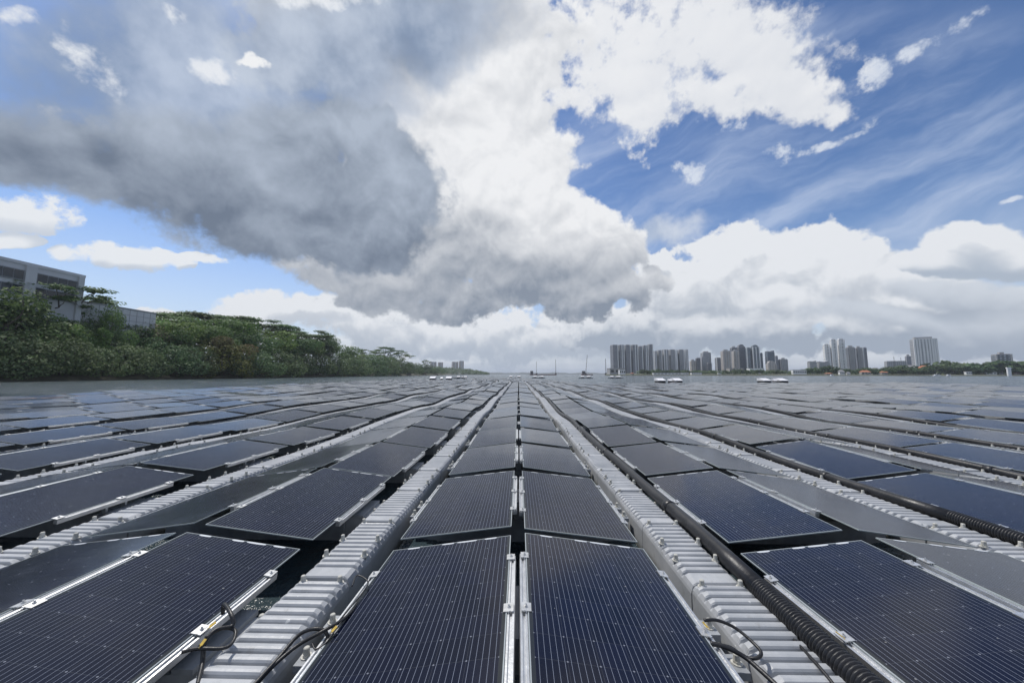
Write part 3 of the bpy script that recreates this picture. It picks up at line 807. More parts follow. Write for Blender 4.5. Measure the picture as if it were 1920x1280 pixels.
def albizia_variant(low=True):
    lob = []; b = MB()
    fork = 0.40 + 0.1 * nrs.rand(); limb(b, (0, 0, 0), (0.015, 0.0, fork), 0.021, 0.014, 5, 0.02)
    for i in range(9):
        a = i * 0.75 + nrs.rand() * 0.5; rr = 0.12 + 0.34 * nrs.rand()
        top = 0.95 - 0.20 * (rr / 0.46) ** 2 - (0.14 * nrs.rand() if i % 3 == 0 else 0.03 * nrs.rand())
        end = (rr * math.cos(a), rr * math.sin(a), top - 0.02)
        pts = limb(b, (0.015, 0, fork - 0.06 * nrs.rand()), end, 0.0105, 0.003, 5, 0.035)
        w = 0.10 + 0.07 * nrs.rand(); lob.append((end[0], end[1], top, w, w, 0.020 + 0.012 * nrs.rand()))
        for q in range(2):
            s = pts[3 + q]; a2 = a + nrs.normal() * 0.8; e2 = (s.x + 0.12 * math.cos(a2), s.y + 0.12 * math.sin(a2), s.z + 0.07 * nrs.rand() + 0.02)
            limb(b, s, e2, 0.005, 0.002, 3); w = 0.06 + 0.05 * nrs.rand(); lob.append((e2[0], e2[1], e2[2] + 0.01, w, w, 0.016))
    if low:
        for i in range(4):
            a = nrs.rand() * 6.283; z = 0.45 + 0.2 * nrs.rand(); e2 = (0.16 * math.cos(a), 0.16 * math.sin(a), z + 0.06)
            limb(b, (0.015, 0, z - 0.05), e2, 0.005, 0.002, 3); lob.append((e2[0], e2[1], e2[2], 0.07, 0.07, 0.014))
    return leaves(lob, 5200, 0.0145, flat=0.5, shell=0.1), b
def vine_variant():
    lob = [(0.03 * nrs.normal(), 0.03 * nrs.normal(), z, 0.13 + 0.05 * nrs.rand() - 0.05 * z, 0.13 + 0.05 * nrs.rand() - 0.05 * z, 0.10) for z in np.linspace(0.08, 0.92, 11)]
    b = MB(); limb(b, (0, 0, 0), (0, 0, 0.9), 0.04, 0.02, 5, 0.01)
    return leaves(lob, 2200, 0.024, up=-0.3), b
def make_kind(fn, n, leaf, nm):
    out = []
    for i in range(n):
        (v, f), b = fn()
        s_ = 1.0 / np.percentile(v[:, 2], 99.3); v = v * s_; b.v = [(x * s_, y * s_, z * s_) for x, y, z in b.v]
        out.append((pydata('crown', v.tolist(), f.tolist(), M[leaf]), b.mesh('trunk', M['bark'], True)))
    return out
KINDS_ = {'bush': make_kind(bush_variant, 4, 'leaf_bush', 'bush'), 'round': make_kind(round_variant, 4, 'leaf_round', 'tree'), 'albizia': make_kind(albizia_variant, 4, 'leaf_albizia', 'tree'),
          'vine': make_kind(vine_variant, 2, 'leaf_vine', 'tree'), 'yellow': make_kind(bush_variant, 1, 'leaf_yellow', 'bush'), 'rust': make_kind(round_variant, 1, 'leaf_rust', 'tree'), 'dry': make_kind(round_variant, 1, 'leaf_dry', 'tree'),
          'green': make_kind(round_variant, 2, 'leaf_vine', 'tree')}
# ------------------------------------------------------------------ the wooded left bank
BANK = [(-900, 40), (-420, 62), (0, 84), (130, 96), (300, 125), (480, 170), (590, 240), (680, 330), (760, 470), (825, 800), (850, 1100)]
def bank_depth(px):
    for (a, da), (b_, db) in zip(BANK, BANK[1:]):
        if px <= b_: return da + (db - da) * (px - a) / (b_ - a)
    return BANK[-1][1]
vs, fs = [], []
cols = []
for px in list(range(-900, 0, 60)) + list(range(0, 851, 25)):
    d = bank_depth(px); g = ground_at(px, d)
    row = []
    for off, z in ((-1.5, -0.6), (0, 0.12), (1.5, 0.9), (6, 2.2), (25, 5.0), (70, 9.0), (400, 12.0)):
        nx = g.x - off * (1.0 if px < 600 else 0.8); ny = d + off * (0.25 if px < 600 else 0.6)
        row.append((nx + nrs.normal() * 0.4, ny, z + nrs.normal() * 0.15))
    cols.append(row)
n = len(cols[0])
for r_ in cols: vs += r_
for i in range(len(cols) - 1):
    for k in range(n - 1): fs.append([i * n + k, (i + 1) * n + k, (i + 1) * n + k + 1, i * n + k + 1])
M['soil'] = simple('bank_soil', (0.060, 0.058, 0.035), 0.95, 0, 0.5, 0.3, 0.3)
tag(pydata_o := me_obj('bank', pydata('bank', vs, fs, M['soil'], True)), kind='structure')
def bank_z(off): return float(np.interp(off, [0, 1.5, 6, 25, 70, 400], [0.1, 0.8, 2.0, 4.8, 8.8, 12]))
def plant(kind, px, off, top, wide=1.0, label='', cat='tree', grp='trees on the wooded left bank', name='tree', var=None):
    d = bank_depth(px) + off; g = ground_at(px, d)
    z0 = bank_z(off) - 0.3; h = max(2.0, up_at(px, top, d) - z0)
    cr, tr = KINDS_[kind][(var if var is not None else nrs.randint(99)) % len(KINDS_[kind])]
    e = empty(name, (g.x, d, z0), nrs.rand() * 6.283)
    for nm, me in (('crown', cr), ('trunk', tr)):
        o = me_obj(nm, me, e); wf_ = wide * (0.86 if kind == 'bush' else 1.0); o.scale = (h * wf_, h * wf_, h)
    tag(e, label, cat, grp)
    return e
NAMES = {'bush': 'waterside_bush', 'yellow': 'waterside_bush', 'round': 'tree', 'green': 'tree', 'albizia': 'umbrella_tree', 'vine': 'vine_clad_tree', 'rust': 'tree', 'dry': 'dry_tree'}
WOOD = [  # kind, bearing, metres behind the waterline, top, width
 ('bush', -70, 4, 600, 1.1), ('bush', -5, 4, 622, 1.15), ('bush', 60, 4, 634, 1.2), ('bush', 105, 5, 628, 1.1), ('bush', 170, 4, 650, 1.25), ('bush', 225, 5, 642, 1.2), ('bush', 265, 4, 655, 1.1), ('bush', 320, 4, 645, 1.2), ('bush', 360, 4, 652, 1.15),
 ('yellow', 410, 4, 636, 0.95), ('bush', 447, 3, 664, 1.1), ('bush', 480, 4, 658, 1.2), ('bush', 520, 5, 655, 1.2), ('bush', 556, 5, 662, 1.2), ('bush', 592, 5, 664, 1.2), ('bush', 628, 5, 668, 1.3), ('bush', 660, 6, 666, 1.4), ('bush', 690, 6, 668, 1.4), ('bush', 716, 8, 671, 1.5), ('bush', 742, 8, 674, 1.5), ('bush', 768, 10, 678, 1.6), ('bush', 795, 12, 682, 1.6), ('bush', 818, 16, 687, 1.6),
 ('round', 5, 9, 548, 1.0), ('round', -80, 14, 520, 1.1), ('round', 45, 12, 578, 1.1), ('round', 95, 14, 598, 1.0), ('vine', 133, 8, 612, 0.9), ('vine', 187, 9, 618, 0.95), ('round', 150, 18, 600, 1.0), ('round', 196, 14, 578, 0.55), ('round', 240, 22, 612, 1.2), ('round', 275, 16, 632, 1.1),
 ('dry', 258, 22, 598, 0.8), ('green', 300, 20, 604, 1.2), ('green', 345, 26, 598, 1.3), ('round', 375, 18, 612, 1.1), ('rust', 425, 7, 634, 1.0), ('green', 405, 28, 600, 1.3), ('green', 445, 34, 606, 1.3), ('round', 470, 20, 622, 1.2), ('green', 505, 22, 618, 1.3), ('round', 540, 24, 630, 1.3),
 ('green', 570, 20, 636, 1.3), ('round', 600, 24, 634, 1.2), ('round', 617, 30, 630, 0.7), ('round', 640, 30, 646, 1.1), ('green', 668, 30, 664, 1.3), ('round', 700, 30, 664, 1.3), ('round', 735, 30, 668, 1.2), ('green', 765, 40, 680, 1.2), ('round', 805, 60, 688, 1.3),
 ('green', 215, 20, 604, 1.15), ('round', 250, 26, 600, 1.2), ('green', 262, 46, 592, 1.1), ('green', 178, 24, 612, 1.0), ('green', 118, 16, 612, 1.0), ('green', 285, 30, 603, 1.2), ('round', 325, 12, 622, 1.1), ('green', 62, 18, 600, 1.0),
 ('albizia', 80, 20, 525, 1.0), ('albizia', 150, 30, 586, 1.2), ('albizia', 215, 34, 594, 1.2), ('albizia', 285, 44, 586, 1.4), ('albizia', 335, 48, 585, 1.4), ('albizia', 385, 55, 589, 1.4), ('albizia', 428, 58, 592, 1.3), ('albizia', 462, 55, 597, 1.3), ('albizia', 498, 55, 603, 1.3), ('albizia', 535, 52, 613, 1.2), ('albizia', 568, 52, 618, 1.2), ('albizia', 592, 52, 624, 1.1),
 ('albizia', 655, 60, 660, 1.2), ('albizia', 690, 70, 655, 1.3), ('albizia', 722, 70, 651, 1.4), ('albizia', 752, 80, 660, 1.3), ('albizia', 799, 90, 675, 0.9)]
cnt = {}
DESC = {'bush': 'dark green leafy bush at the left waterside, %s from the left', 'yellow': 'yellow-green bush at the left waterside', 'round': 'dense dark tree on the wooded left bank, %s of its kind from left', 'green': 'bright green broad tree on the left bank, %s of its kind from left',
        'albizia': 'flat-topped umbrella tree above the left bank, %s from the left', 'vine': 'vine-covered columnar tree on the left bank, %s from the left', 'rust': 'tree with rusty orange leaves beside the yellow-green bush', 'dry': 'pale grey-brown dry tree among the green trees of the left bank'}
for kind, px, off, top, wide in sorted(WOOD, key=lambda t: t[1]):
    cnt[kind] = cnt.get(kind, 0) + 1
    lab = DESC[kind] % ordinal(cnt[kind]) if '%s' in DESC[kind] else DESC[kind]
    plant(kind, px, off, top, wide, lab, 'bush' if kind in ('bush', 'yellow') else 'tree', 'bushes at the left waterside' if kind in ('bush', 'yellow') else 'trees on the wooded left bank', NAMES[kind])
# undergrowth that fills the wood between the trees
lob = []
for px in range(-160, 840, 7):
    for off in (12, 20, 30):
        d = bank_depth(px) + off; g = ground_at(px, d); s = (1.4 + nrs.rand() * 1.6) * (1 + d / 420) * (0.7 if off == 5 else 1)
        lob.append((g.x, d, bank_z(off) + s * (0.6 + 1.0 * nrs.rand()), s * 1.3, s * 1.3, s))
v, f = leaves(lob, 18000, 0.5)
tag(me_obj('undergrowth', pydata('undergrowth', v.tolist(), f.tolist(), M['leaf_round'])), 'dense green undergrowth between the trees of the left bank', 'undergrowth', kind='stuff')

# ------------------------------------------------------------------ the white industrial building behind the trees
M['bld_white'] = simple('building_panel', (0.50, 0.52, 0.54), 0.6, 0, 0.07, 0.15)
M['bld_grey'] = simple('building_cladding', (0.52, 0.54, 0.56), 0.5, 0, 0.06, 0.2)
M['bld_trim'] = simple('building_trim', (0.24, 0.26, 0.28), 0.5, 0, 0.1, 0.5)
m, p = new_mat('window_glass'); M['glass'] = m
p.inputs['Base Color'].default_value = (0.012, 0.022, 0.032, 1); p.inputs['Roughness'].default_value = 0.08
bx = -150.0
e = empty('industrial_building', (bx, 98, 6)); tag(e, 'tall white industrial building with dark window bands behind the left trees', 'building')
HT = 35.0 - 6
def bpart(nm, mt, *boxes):
    b = MB()
    for q in boxes: b.box(*q)
    return b.obj(nm, M[mt], e)
bpart('wall', 'bld_white', (-40, 0, -40, 16.4, 0, HT))
bpart('parapet', 'bld_grey', (-40.3, 0.25, -40.3, 16.7, HT + .002, HT + 0.9))
for y0, y1 in ((-26, -12.8), (-11.5, 2.0), (4.6, 14.6)):
    for z0, z1 in ((HT - 4.9, HT - 1.7), (HT - 9.3, HT - 6.2)):
        w_ = bpart('window_band', 'bld_trim', (0.002, 0.35, y0, y1, z0, z1))
        nn = int((y1 - y0) / 2.2)
        for i in range(nn):
            ya = y0 + 0.25 + i * (y1 - y0 - 0.3) / nn; yb = ya + (y1 - y0 - 0.3) / nn - 0.14
            MB().box(0.352, 0.39, ya, yb, z0 + 0.25, z1 - 0.25).obj('pane', M['glass'], w_)
bpart('pier', 'bld_white', (0.002, 0.6, 2.1, 4.5, 0, HT - 0.1)); bpart('pier', 'bld_white', (0.002, 0.6, 14.8, 16.3, 0, HT - 0.1))
for i in range(3): bpart('roof_vent', 'bld_grey', (-9 - 6 * i, -6 - 6 * i, -6 + i, -2 + i, HT + .9, HT + 2.4))
e = empty('warehouse_wing', (bx - 2, 115, 6)); tag(e, 'long low grey clad wing stretching behind the trees from the white building', 'building')
HW = 27.0 - 6
bpart('wall', 'bld_grey', (-30, 0, 0.0, 26, 0, HW)); bpart('roof_edge', 'bld_trim', (-30.2, 0.2, 0, 26.2, HW + .002, HW + .5))
for i in range(10): bpart('panel_joint', 'bld_trim', (0.002, 0.06, 1.2 + i * 2.5, 1.32 + i * 2.5, 0, HW - .05))
for z in (HW - 2.2, HW - 4.4, HW - 6.6): bpart('panel_joint', 'bld_trim', (0.062, 0.10, 0.2, 25.8, z, z + 0.12))
# ------------------------------------------------------------------ far shores
M['shore'] = simple('shore_ground', (0.09, 0.095, 0.06), 0.95, 0, 0.4, 0.02)
def strip(name, pts, z, back, mat, hill=None):
    vs, fs = [], []
    for px, d in pts:
        g = ground_at(px, d); h = hill(px) if hill else 0
        for o_, zz in ((0, -0.6), (2, z * 0.6), (back * 0.03, z), (back * 0.35, z + h), (back, z + h * 0.6), (back + 50, -0.6)):
            q = ground_at(px, d + o_); vs.append((q.x, q.y, zz))
    n = 6
    for i in range(len(pts) - 1):
        for k in range(n - 1): fs.append([i * n + k, (i + 1) * n + k, (i + 1) * n + k + 1, i * n + k + 1])
    return tag(me_obj(name, pydata(name, vs, fs, M[mat], True)), kind='structure')
def shore_d(px): return float(np.interp(px, [1100, 1140, 1480, 1920, 2400], [640, 600, 520, 450, 420]))
strip('far_shore', [(px, shore_d(px)) for px in range(1136, 2420, 24)], 2.0, 1800, 'shore', lambda px: 6 + (10 if px > 1640 else 0))
M['far_hill'] = simple('far_hill', (0.065, 0.075, 0.06), 0.95, 0, 0.3, 0.006)
strip('hill', [(px, 1250) for px in range(690, 922, 6)], 2.0, 900, 'far_hill', lambda px: max(0.3, float(np.interp(px, [690, 800, 850, 880, 905, 921], [20, 27, 27, 20, 9, 0.3])) + 1.5 * math.sin(px * .7)))
strip('distant_hills', [(px, 4200) for px in range(860, 1180, 8)], 4.0, 2500, 'far_hill', lambda px: 22 + 7 * math.sin(px * .11) + 4 * math.sin(px * .31))
strip('distant_hills', [(px, 6500) for px in list(range(-200, 2300, 60))], 4.0, 2500, 'far_hill', lambda px: 28 + 8 * math.sin(px * .021) + 5 * math.sin(px * .057))
# low crowns
def far_crown(n):
    lob = [(0.30 * nrs.normal(), 0.30 * nrs.normal(), 0.30 + 0.5 * nrs.rand(), 0.28, 0.28, 0.2) for _ in range(8)]
    v, f = leaves(lob, n, 0.13); return pydata('crown', v.tolist(), f.tolist(), M['leaf_far'])
FARC = [far_crown(260) for _ in range(4)]
FART = MB().tube([(0, 0, 0), (0.01, 0, 0.25), (0, 0.01, 0.5)], [0.04, 0.03, 0.02], 5).mesh('trunk', M['bark'])
def far_tree(px, d, top, w, label, base=2.0, grp='trees on the far right shore'):
    g = ground_at(px, d); h = max(3.0, up_at(px, top, d) - base)
    e = empty('shore_tree', (g.x, d, base), nrs.rand() * 6)
    c = me_obj('crown', FARC[nrs.randint(4)], e); c.scale = (w * h, w * h, h)
    t = me_obj('trunk', FART, e); t.scale = (h, h, h)
    tag(e, label, 'tree', grp)
spec = []
for px in np.arange(1205, 1500, 8.5): spec.append((px + nrs.normal() * 2, 694 + nrs.normal() * 1.6, 30 + nrs.rand() * 60))
for px in np.arange(1500, 1690, 8.0): spec.append((px + nrs.normal() * 2, 690 + nrs.normal() * 2.5, 20 + nrs.rand() * 70))
for px in np.arange(1690, 1960, 6.5): spec.append((px + nrs.normal() * 2, float(np.interp(px, [1690, 1720, 1780, 1860, 1960], [686, 687, 681, 680, 677])) + nrs.normal() * 2.5, 20 + nrs.rand() * 90))
for i, px in enumerate((1672, 1686, 1700, 1712, 1722, 1845, 1880, 1905)): spec.append((px, (690, 688, 689, 691, 688, 678, 676, 675)[i], 14))
spec.sort()
for i, (px, top, off) in enumerate(spec):
    far_tree(px, shore_d(px) + off, top, 1.25, 'small green shore tree on the far right bank, %s from the left' % (ordinal(i + 1) if i < 69 else ordinal(len(spec) - i) + ' counting back').replace('from the left', ''), 2.0)
# wood covering the far hill behind the left bank
lob = []
for _ in range(420):
    px = 760 + 155 * nrs.rand(); d = 1265 + 300 * nrs.rand(); g = ground_at(px, d)
    hh = float(np.interp(px, [690, 800, 850, 880, 905, 921], [20, 27, 27, 20, 9, 0.3])) * (d - 1250) / 315 + 2
    lob.append((g.x, d, hh + 2, 7, 7, 4.5))
v, f = leaves(lob, 9000, 2.2)
tag(me_obj('hill_wood', pydata('hill_wood', v.tolist(), f.tolist(), M['leaf_far'])), 'dark wood covering the low hill beyond the left bank', 'wood', kind='stuff')
lob = []
for _ in range(500):
    px = 1196 + 760 * nrs.rand() ** 0.9; d = shore_d(px) + 30 + 200 * nrs.rand(); g = ground_at(px, d)
    lob.append((g.x, d, 4 + (d - shore_d(px)) * 0.02, 5, 5, 3))
v, f = leaves(lob, 9000, 1.4)
tag(me_obj('shore_scrub', pydata('shore_scrub', v.tolist(), f.tolist(), M['leaf_far'])), 'low green scrub along the far right shore', 'scrub', kind='stuff')

# ------------------------------------------------------------------ towers
def facade(name, wall, glass, fx, fz, rx=0.6, rz=0.55, rough=0.25):
    m, p = new_mat(name)
    x, y, z = sep(oc('Object'))
    gn = S(nd('ShaderNodeNewGeometry').outputs['Normal'])
    nx, ny, nz = sep(gn)
    h = x + y * 1.0
    wx = mth('LESS_THAN', mth('FRACT', h / fx), rx); wz = mth('LESS_THAN', mth('FRACT', z / fz), rz)
    side = mth('LESS_THAN', mth('ABSOLUTE', nz), 0.5)
    win = wx * wz * side
    var = S(nd('ShaderNodeTexWhiteNoise').outputs['Value'])
    wn_ = TREE[0].nodes[-1]; put(wn_.inputs['Vector'], comb(mth('FLOOR', h / fx), mth('FLOOR', z / fz), 0.0))
    g2 = tuple(min(1, q * 2.2) for q in glass)
    put(p.inputs['Base Color'], mixc(win, wall + (1,), mixc(mth('POWER', var, 2.0), glass + (1,), g2 + (1,))))
    put(p.inputs['Roughness'], lin(win, 0, 1, 0.7, rough))
    return m
M['f_slab'] = facade('facade_slab', (0.26, 0.267, 0.29), (0.06, 0.067, 0.08), 3.2, 3.1, 0.62, 0.5)
M['f_slab2'] = facade('facade_slab_pale', (0.34, 0.35, 0.37), (0.08, 0.09, 0.10), 3.6, 3.1, 0.6, 0.5)
M['f_glass'] = facade('facade_glass', (0.17, 0.20, 0.225), (0.05, 0.075, 0.095), 2.4, 3.4, 0.8, 0.7, 0.12)
M['f_dark'] = facade('facade_dark', (0.12, 0.127, 0.145), (0.04, 0.047, 0.058), 2.8, 3.3, 0.7, 0.6, 0.15)
M['f_blue'] = facade('facade_blue', (0.09, 0.12, 0.155), (0.035, 0.06, 0.085), 2.8, 3.3, 0.7, 0.6, 0.12)
M['f_beige'] = facade('facade_beige', (0.44, 0.41, 0.38), (0.12, 0.12, 0.12), 5.2, 3.3, 0.5, 0.5)
M['f_white'] = facade('facade_white', (0.74, 0.74, 0.73), (0.13, 0.14, 0.15), 5.0, 3.3, 0.45, 0.5)
M['f_check'] = facade('facade_check', (0.10, 0.115, 0.13), (0.30, 0.33, 0.36), 4.6, 4.2, 0.4, 0.4)
M['pale'] = simple('pale_render', (0.76, 0.77, 0.77), 0.6, 0, 0.06, 0.05)
M['concrete'] = simple('concrete', (0.36, 0.36, 0.36), 0.8, 0, 0.1, 0.05)
M['roof_tile'] = simple('orange_tile', (0.42, 0.16, 0.08), 0.8, 0, 0.2, 0.3)
M['roof_grey'] = simple('grey_roof', (0.22, 0.22, 0.23), 0.8, 0, 0.2, 0.3)
M['iron'] = simple('dark_iron', (0.10, 0.09, 0.09), 0.6, 0.3, 0.2, 0.5)
M['rust'] = simple('rusty_hull', (0.20, 0.09, 0.07), 0.7, 0, 0.3, 0.4)
def frame_of(px0, px1, top, d, deep, base=2.0, turn=0.30):
    """a building's frame: front width, height, foot and heading, so that front and left flank together fill the bearing span"""
    mid = (px0 + px1) / 2; g = ground_at(mid, d); th = math.atan2(g.x, d); rng = math.hypot(g.x, d)
    ext = (ground_at(px1, d) - ground_at(px0, d)).length * math.cos(th) * 1.10
    turn = min(turn, math.asin(min(0.9, 0.30 * ext / deep)))
    w = max(ext * 0.4, (ext - deep * math.sin(turn)) / math.cos(turn))
    off = (deep * math.sin(turn)) / 2
    side = Vector((math.cos(th), -math.sin(th), 0))
    foot = Vector((g.x, d, base)) + side * off
    return w, up_at(mid, top, d) - base, tuple(foot), -th - turn * -1.0
def tower(px0, px1, top, d, mat, label, deep=18, fins=(), cap=None, crown=None, name='tower', base=2.0, grp='towers on the far shore', balc=0, rot=0.0, finm='pale', fw=0.9):
    w, h, loc, rz = frame_of(px0, px1, top, d, deep, base)
    e = empty(name, loc, rz + rot); tag(e, label, 'building', grp)
    MB().box(-w / 2, w / 2, 0, deep, 0, h).obj('wall', M[mat], e)
    for f_ in fins:
        x = -w / 2 + w * f_; MB().box(x - fw, x + fw, -1.1, 1.0, 0, h + 0.8).obj('fin', M[finm], e)
    if balc:
        n = int(h / 3.3 / balc)
        for i in range(n):
            z = 6 + i * 3.3 * balc; MB().box(-w / 2 + 0.4, w / 2 - 0.4, -1.5, -0.002, z, z + 0.9).obj('balcony', M['pale'], e)
    MB().box(-w / 2 + .6, w / 2 - .6, .6, deep - .6, h + .002, h + 1.4).obj('parapet', M['concrete'], e)
    if cap: MB().box(-w * cap / 2, w * cap / 2, deep * .3, deep * .7, h + 1.402, h + 5).obj('plant_room', M['concrete'], e)
    if crown == 'arc':
        poly = [(w * 0.42 * math.cos(t), w * 0.36 * math.sin(t)) for t in [math.pi * i / 10 for i in range(11)]]
        MB().prism(poly, -deep * .8, -deep * .2, Matrix.Translation((0, 0, h + 1.402)) @ Matrix(((1, 0, 0, 0), (0, 0, -1, 0), (0, 1, 0, 0), (0, 0, 0, 1)))).obj('roof_arch', M[mat], e)
    if crown == 'slope':
        MB().prism([(-w / 2, 0), (w / 2, 0), (w / 2, w * .22), (0, w * .04), (-w / 2, w * .10)], -deep * .9, -deep * .1, Matrix.Translation((0, 0, h + 1.402)) @ Matrix(((1, 0, 0, 0), (0, 0, -1, 0), (0, 1, 0, 0), (0, 0, 0, 1)))).obj('roof_crest', M[mat], e)
    return e
nth = ordinal
A = [(1147, 1159.5, 647), (1160.5, 1171, 647), (1172, 1183, 647), (1184, 1197, 647), (1198, 1206, 649.5), (1206.5, 1216.5, 648), (1217, 1225.5, 646)]
for i, (a, b_, t) in enumerate(A):
    tower(a, b_, t, 930, 'f_slab', 'grey slab tower with pale fins in the tallest left row, %s from the left' % nth(i + 1), 20, (0.5, 0.97) if i % 2 else (0.97,), None, grp='tall grey slab towers', rot=0.12)
Bt = [(1227, 1233, 658.5), (1234, 1242, 657), (1243, 1254.5, 656), (1255.5, 1267.5, 656), (1268.5, 1272, 657), (1272.5, 1284, 656), (1284.5, 1292, 656)]
for i, (a, b_, t) in enumerate(Bt):
    tower(a, b_, t, 960, 'f_slab2', 'pale grey slab tower in the second lower row, %s from the left' % nth(i + 1), 20, (0.97,) if i % 2 else (0.05, 0.55), None, grp='lower grey slab towers', rot=0.12)
tower(1294, 1305.5, 677, 900, 'f_beige', 'low beige block right of the grey slab towers', 25, cap=.5)
tower(1305.5, 1314, 671.5, 890, 'f_dark', 'narrow dark block beside the low beige block', 18)
tower(1314.5, 1324, 670, 905, 'f_slab2', 'grey block in front of the square grey tower', 18, cap=.4)
tower(1315.5, 1334, 661.5, 960, 'f_slab2', 'square grey tower between the slab rows and the beige towers', 24, cap=.6)
tower(1326, 1335, 681, 880, 'f_dark', 'small dark block at the foot of the square grey tower', 16)
tower(1342, 1353, 671, 930, 'f_slab', 'short grey tower with a pale cap left of the beige towers', 18, (0.03, .97))
tower(1353.5, 1371, 658.5, 900, 'f_beige', 'broad beige speckled tower, left of the two', 20, (.33, .66), cap=.5, finm='concrete')
tower(1374, 1388, 658.5, 905, 'f_beige', 'narrower beige speckled tower, right of the two', 20, (.5,), cap=.4, finm='concrete')
tower(1371.5, 1384, 652, 1000, 'f_dark', 'dark tower rising behind the beige towers', 22, cap=.5)
tower(1384, 1399.5, 650, 1000, 'f_dark', 'dark round-topped tower behind the beige towers', 22, crown='arc')
tower(1400.5, 1409, 652, 960, 'f_glass', 'slim glass tower beside the tall sloped glass tower', 20, (.03,))
tower(1409.5, 1426, 651, 950, 'f_glass', 'tall glass tower with sloped top and pale edges', 22, (.03, .5, .97), crown='arc')
tower(1426.5, 1432, 662, 970, 'f_blue', 'narrow blue-grey tower right of the glass tower', 18)
tower(1437, 1454, 660, 930, 'f_blue', 'dark blue tower with an upswept roof edge', 22, crown='slope')
tower(1454.5, 1460.5, 667.5, 960, 'f_slab2', 'slim grey tower right of the dark blue tower', 18)
tower(1461.5, 1478, 674, 950, 'f_slab2', 'wide low grey block at the right end of the city', 18, cap=.4)
tower(1437.5, 1456, 682, 860, 'f_beige', 'low beige block in front of the dark blue tower', 18, cap=.5, crown='arc')
tower(1515.5, 1532, 679, 800, 'f_slab2', 'grey low-rise block with gabled caps, left half', 18, crown='slope')
tower(1533, 1556, 680, 800, 'f_slab2', 'grey low-rise block with gabled caps, right half', 18, crown='slope')
tower(1547, 1559, 647.5, 830, 'f_white', 'slim white tower left of the white twin towers', 18, (.05, .95), crown='arc', balc=2)
tower(1560.5, 1572.5, 638.5, 820, 'f_white', 'tall white twin tower with rounded crown, left one', 18, (.06, .94), crown='arc', balc=2)
tower(1574, 1588, 638, 820, 'f_white', 'tall white twin tower with rounded crown, right one', 18, (.06, .94), crown='arc', balc=2)
tower(1590, 1606, 651.5, 830, 'f_dark', 'dark grey tower with pale fins beside the white twins', 20, (.2, .4, .6, .8), cap=.6, finm='concrete')
tower(1606.5, 1619.5, 652.5, 832, 'f_dark', 'dark grey tower, middle of the three beside the white twins', 20, (.25, .5, .75, .97), cap=.5, finm='concrete')
tower(1620, 1629, 652, 835, 'f_slab', 'grey tower at the right end of the dark tower group', 20, (.03,))
tower(1661, 1700, 677.5, 900, 'f_slab2', 'long low grey block under construction cranes', 18)
tower(1700, 1711, 668, 900, 'f_slab', 'short grey tower beside the big white tower', 16, cap=.5)
e = tower(1713, 1760, 636, 700, 'f_slab2', 'big white tower with grid of piers and balconies standing alone', 22, (.0, .12, .24, .40, .55, .68, .80, .90, 1.0), cap=.8, balc=1, fw=1.15)
tower(1863, 1899, 665, 640, 'f_check', 'dark checkered office block at the far right', 25, (.0, 1.0), cap=.3, finm='concrete', name='office_block', base=9)
for i, (a, b_, t) in enumerate(((806, 817.5, 678.5), (821, 830, 679.5), (847, 858.5, 678.5), (860.5, 869, 677))):
    tower(a, b_, t, 1700, 'f_beige', 'small pale tower on the far wooded hill, %s from the left' % nth(i + 1), 20, (.5,), grp='towers on the far hill', base=10)
# low buildings along the shore
def low(px0, px1, top, d, mat, label, roof=None, deep=10, base=2.0, name='house', grp='low buildings on the far shore', wins=3):
    w, h, loc, rz = frame_of(px0, px1, top, d, deep, base)
    e = empty(name, loc, rz); tag(e, label, 'building' if name != 'house' else 'house', grp)
    h = max(h, 2.6); rh = min(h * .4, 4.0) if roof else 0.5
    MB().box(-w / 2, w / 2, 0, deep, -1.5, h - rh).obj('wall', M[mat], e)
    for i in range(wins):
        x = -w / 2 + w * (i + .5) / wins; MB().box(x - w / wins * .3, x + w / wins * .3, -0.08, -0.002, (h - rh) * .35, (h - rh) * .75).obj('window', M['glass'], e)
    if roof:
        b = MB(); o_ = 0.6; z = h - rh + .002
        b.v = [(-w / 2 - o_, -o_, z), (w / 2 + o_, -o_, z), (w / 2 + o_, deep + o_, z), (-w / 2 - o_, deep + o_, z), (-w / 4, deep / 2, h), (w / 4, deep / 2, h)]
        b.f = [[0, 1, 5, 4], [1, 2, 5], [2, 3, 4, 5], [3, 0, 4], [3, 2, 1, 0]]; b.obj('roof', M[roof], e)
    else: MB().box(-w / 2 - .3, w / 2 + .3, -.3, deep + .3, h - rh + .002, h).obj('roof', M['concrete'], e)
low(1139, 1170, 690, 640, 'concrete', 'grey hall at the foot of the first grey tower', None, 20, name='hall')
low(1160, 1172, 692.5, 615, 'pale', 'white kiosk by the quay below the grey towers', None, 8, name='kiosk')
low(1182, 1188, 699, 600, 'f_beige', 'small tan hut on the quay', 'roof_tile', 6)
low(1225, 1276, 698.5, 585, 'pale', 'long white shed by the water under the lower slab towers, left', None, 8, name='shed', wins=8)
low(1277, 1291, 698, 580, 'pale', 'long white shed by the water, middle', None, 8, name='shed', wins=4)
low(1295, 1315, 698, 575, 'pale', 'long white shed by the water, right', None, 8, name='shed', wins=6)
low(1344, 1353, 695, 590, 'pale', 'small white building below the short grey tower', None, 8)
low(1363, 1393, 690, 700, 'f_beige', 'low beige podium under the beige towers', None, 20, name='podium', wins=6)
low(1401, 1432, 690, 720, 'pale', 'low white podium under the glass towers', None, 20, name='podium', wins=6)
low(1484, 1511, 693, 560, 'pale', 'low white waterfront building with window bands', None, 10, name='office', wins=6)
low(1512, 1530, 690, 640, 'concrete', 'grey terrace of houses left of the white towers', 'roof_grey', 10)
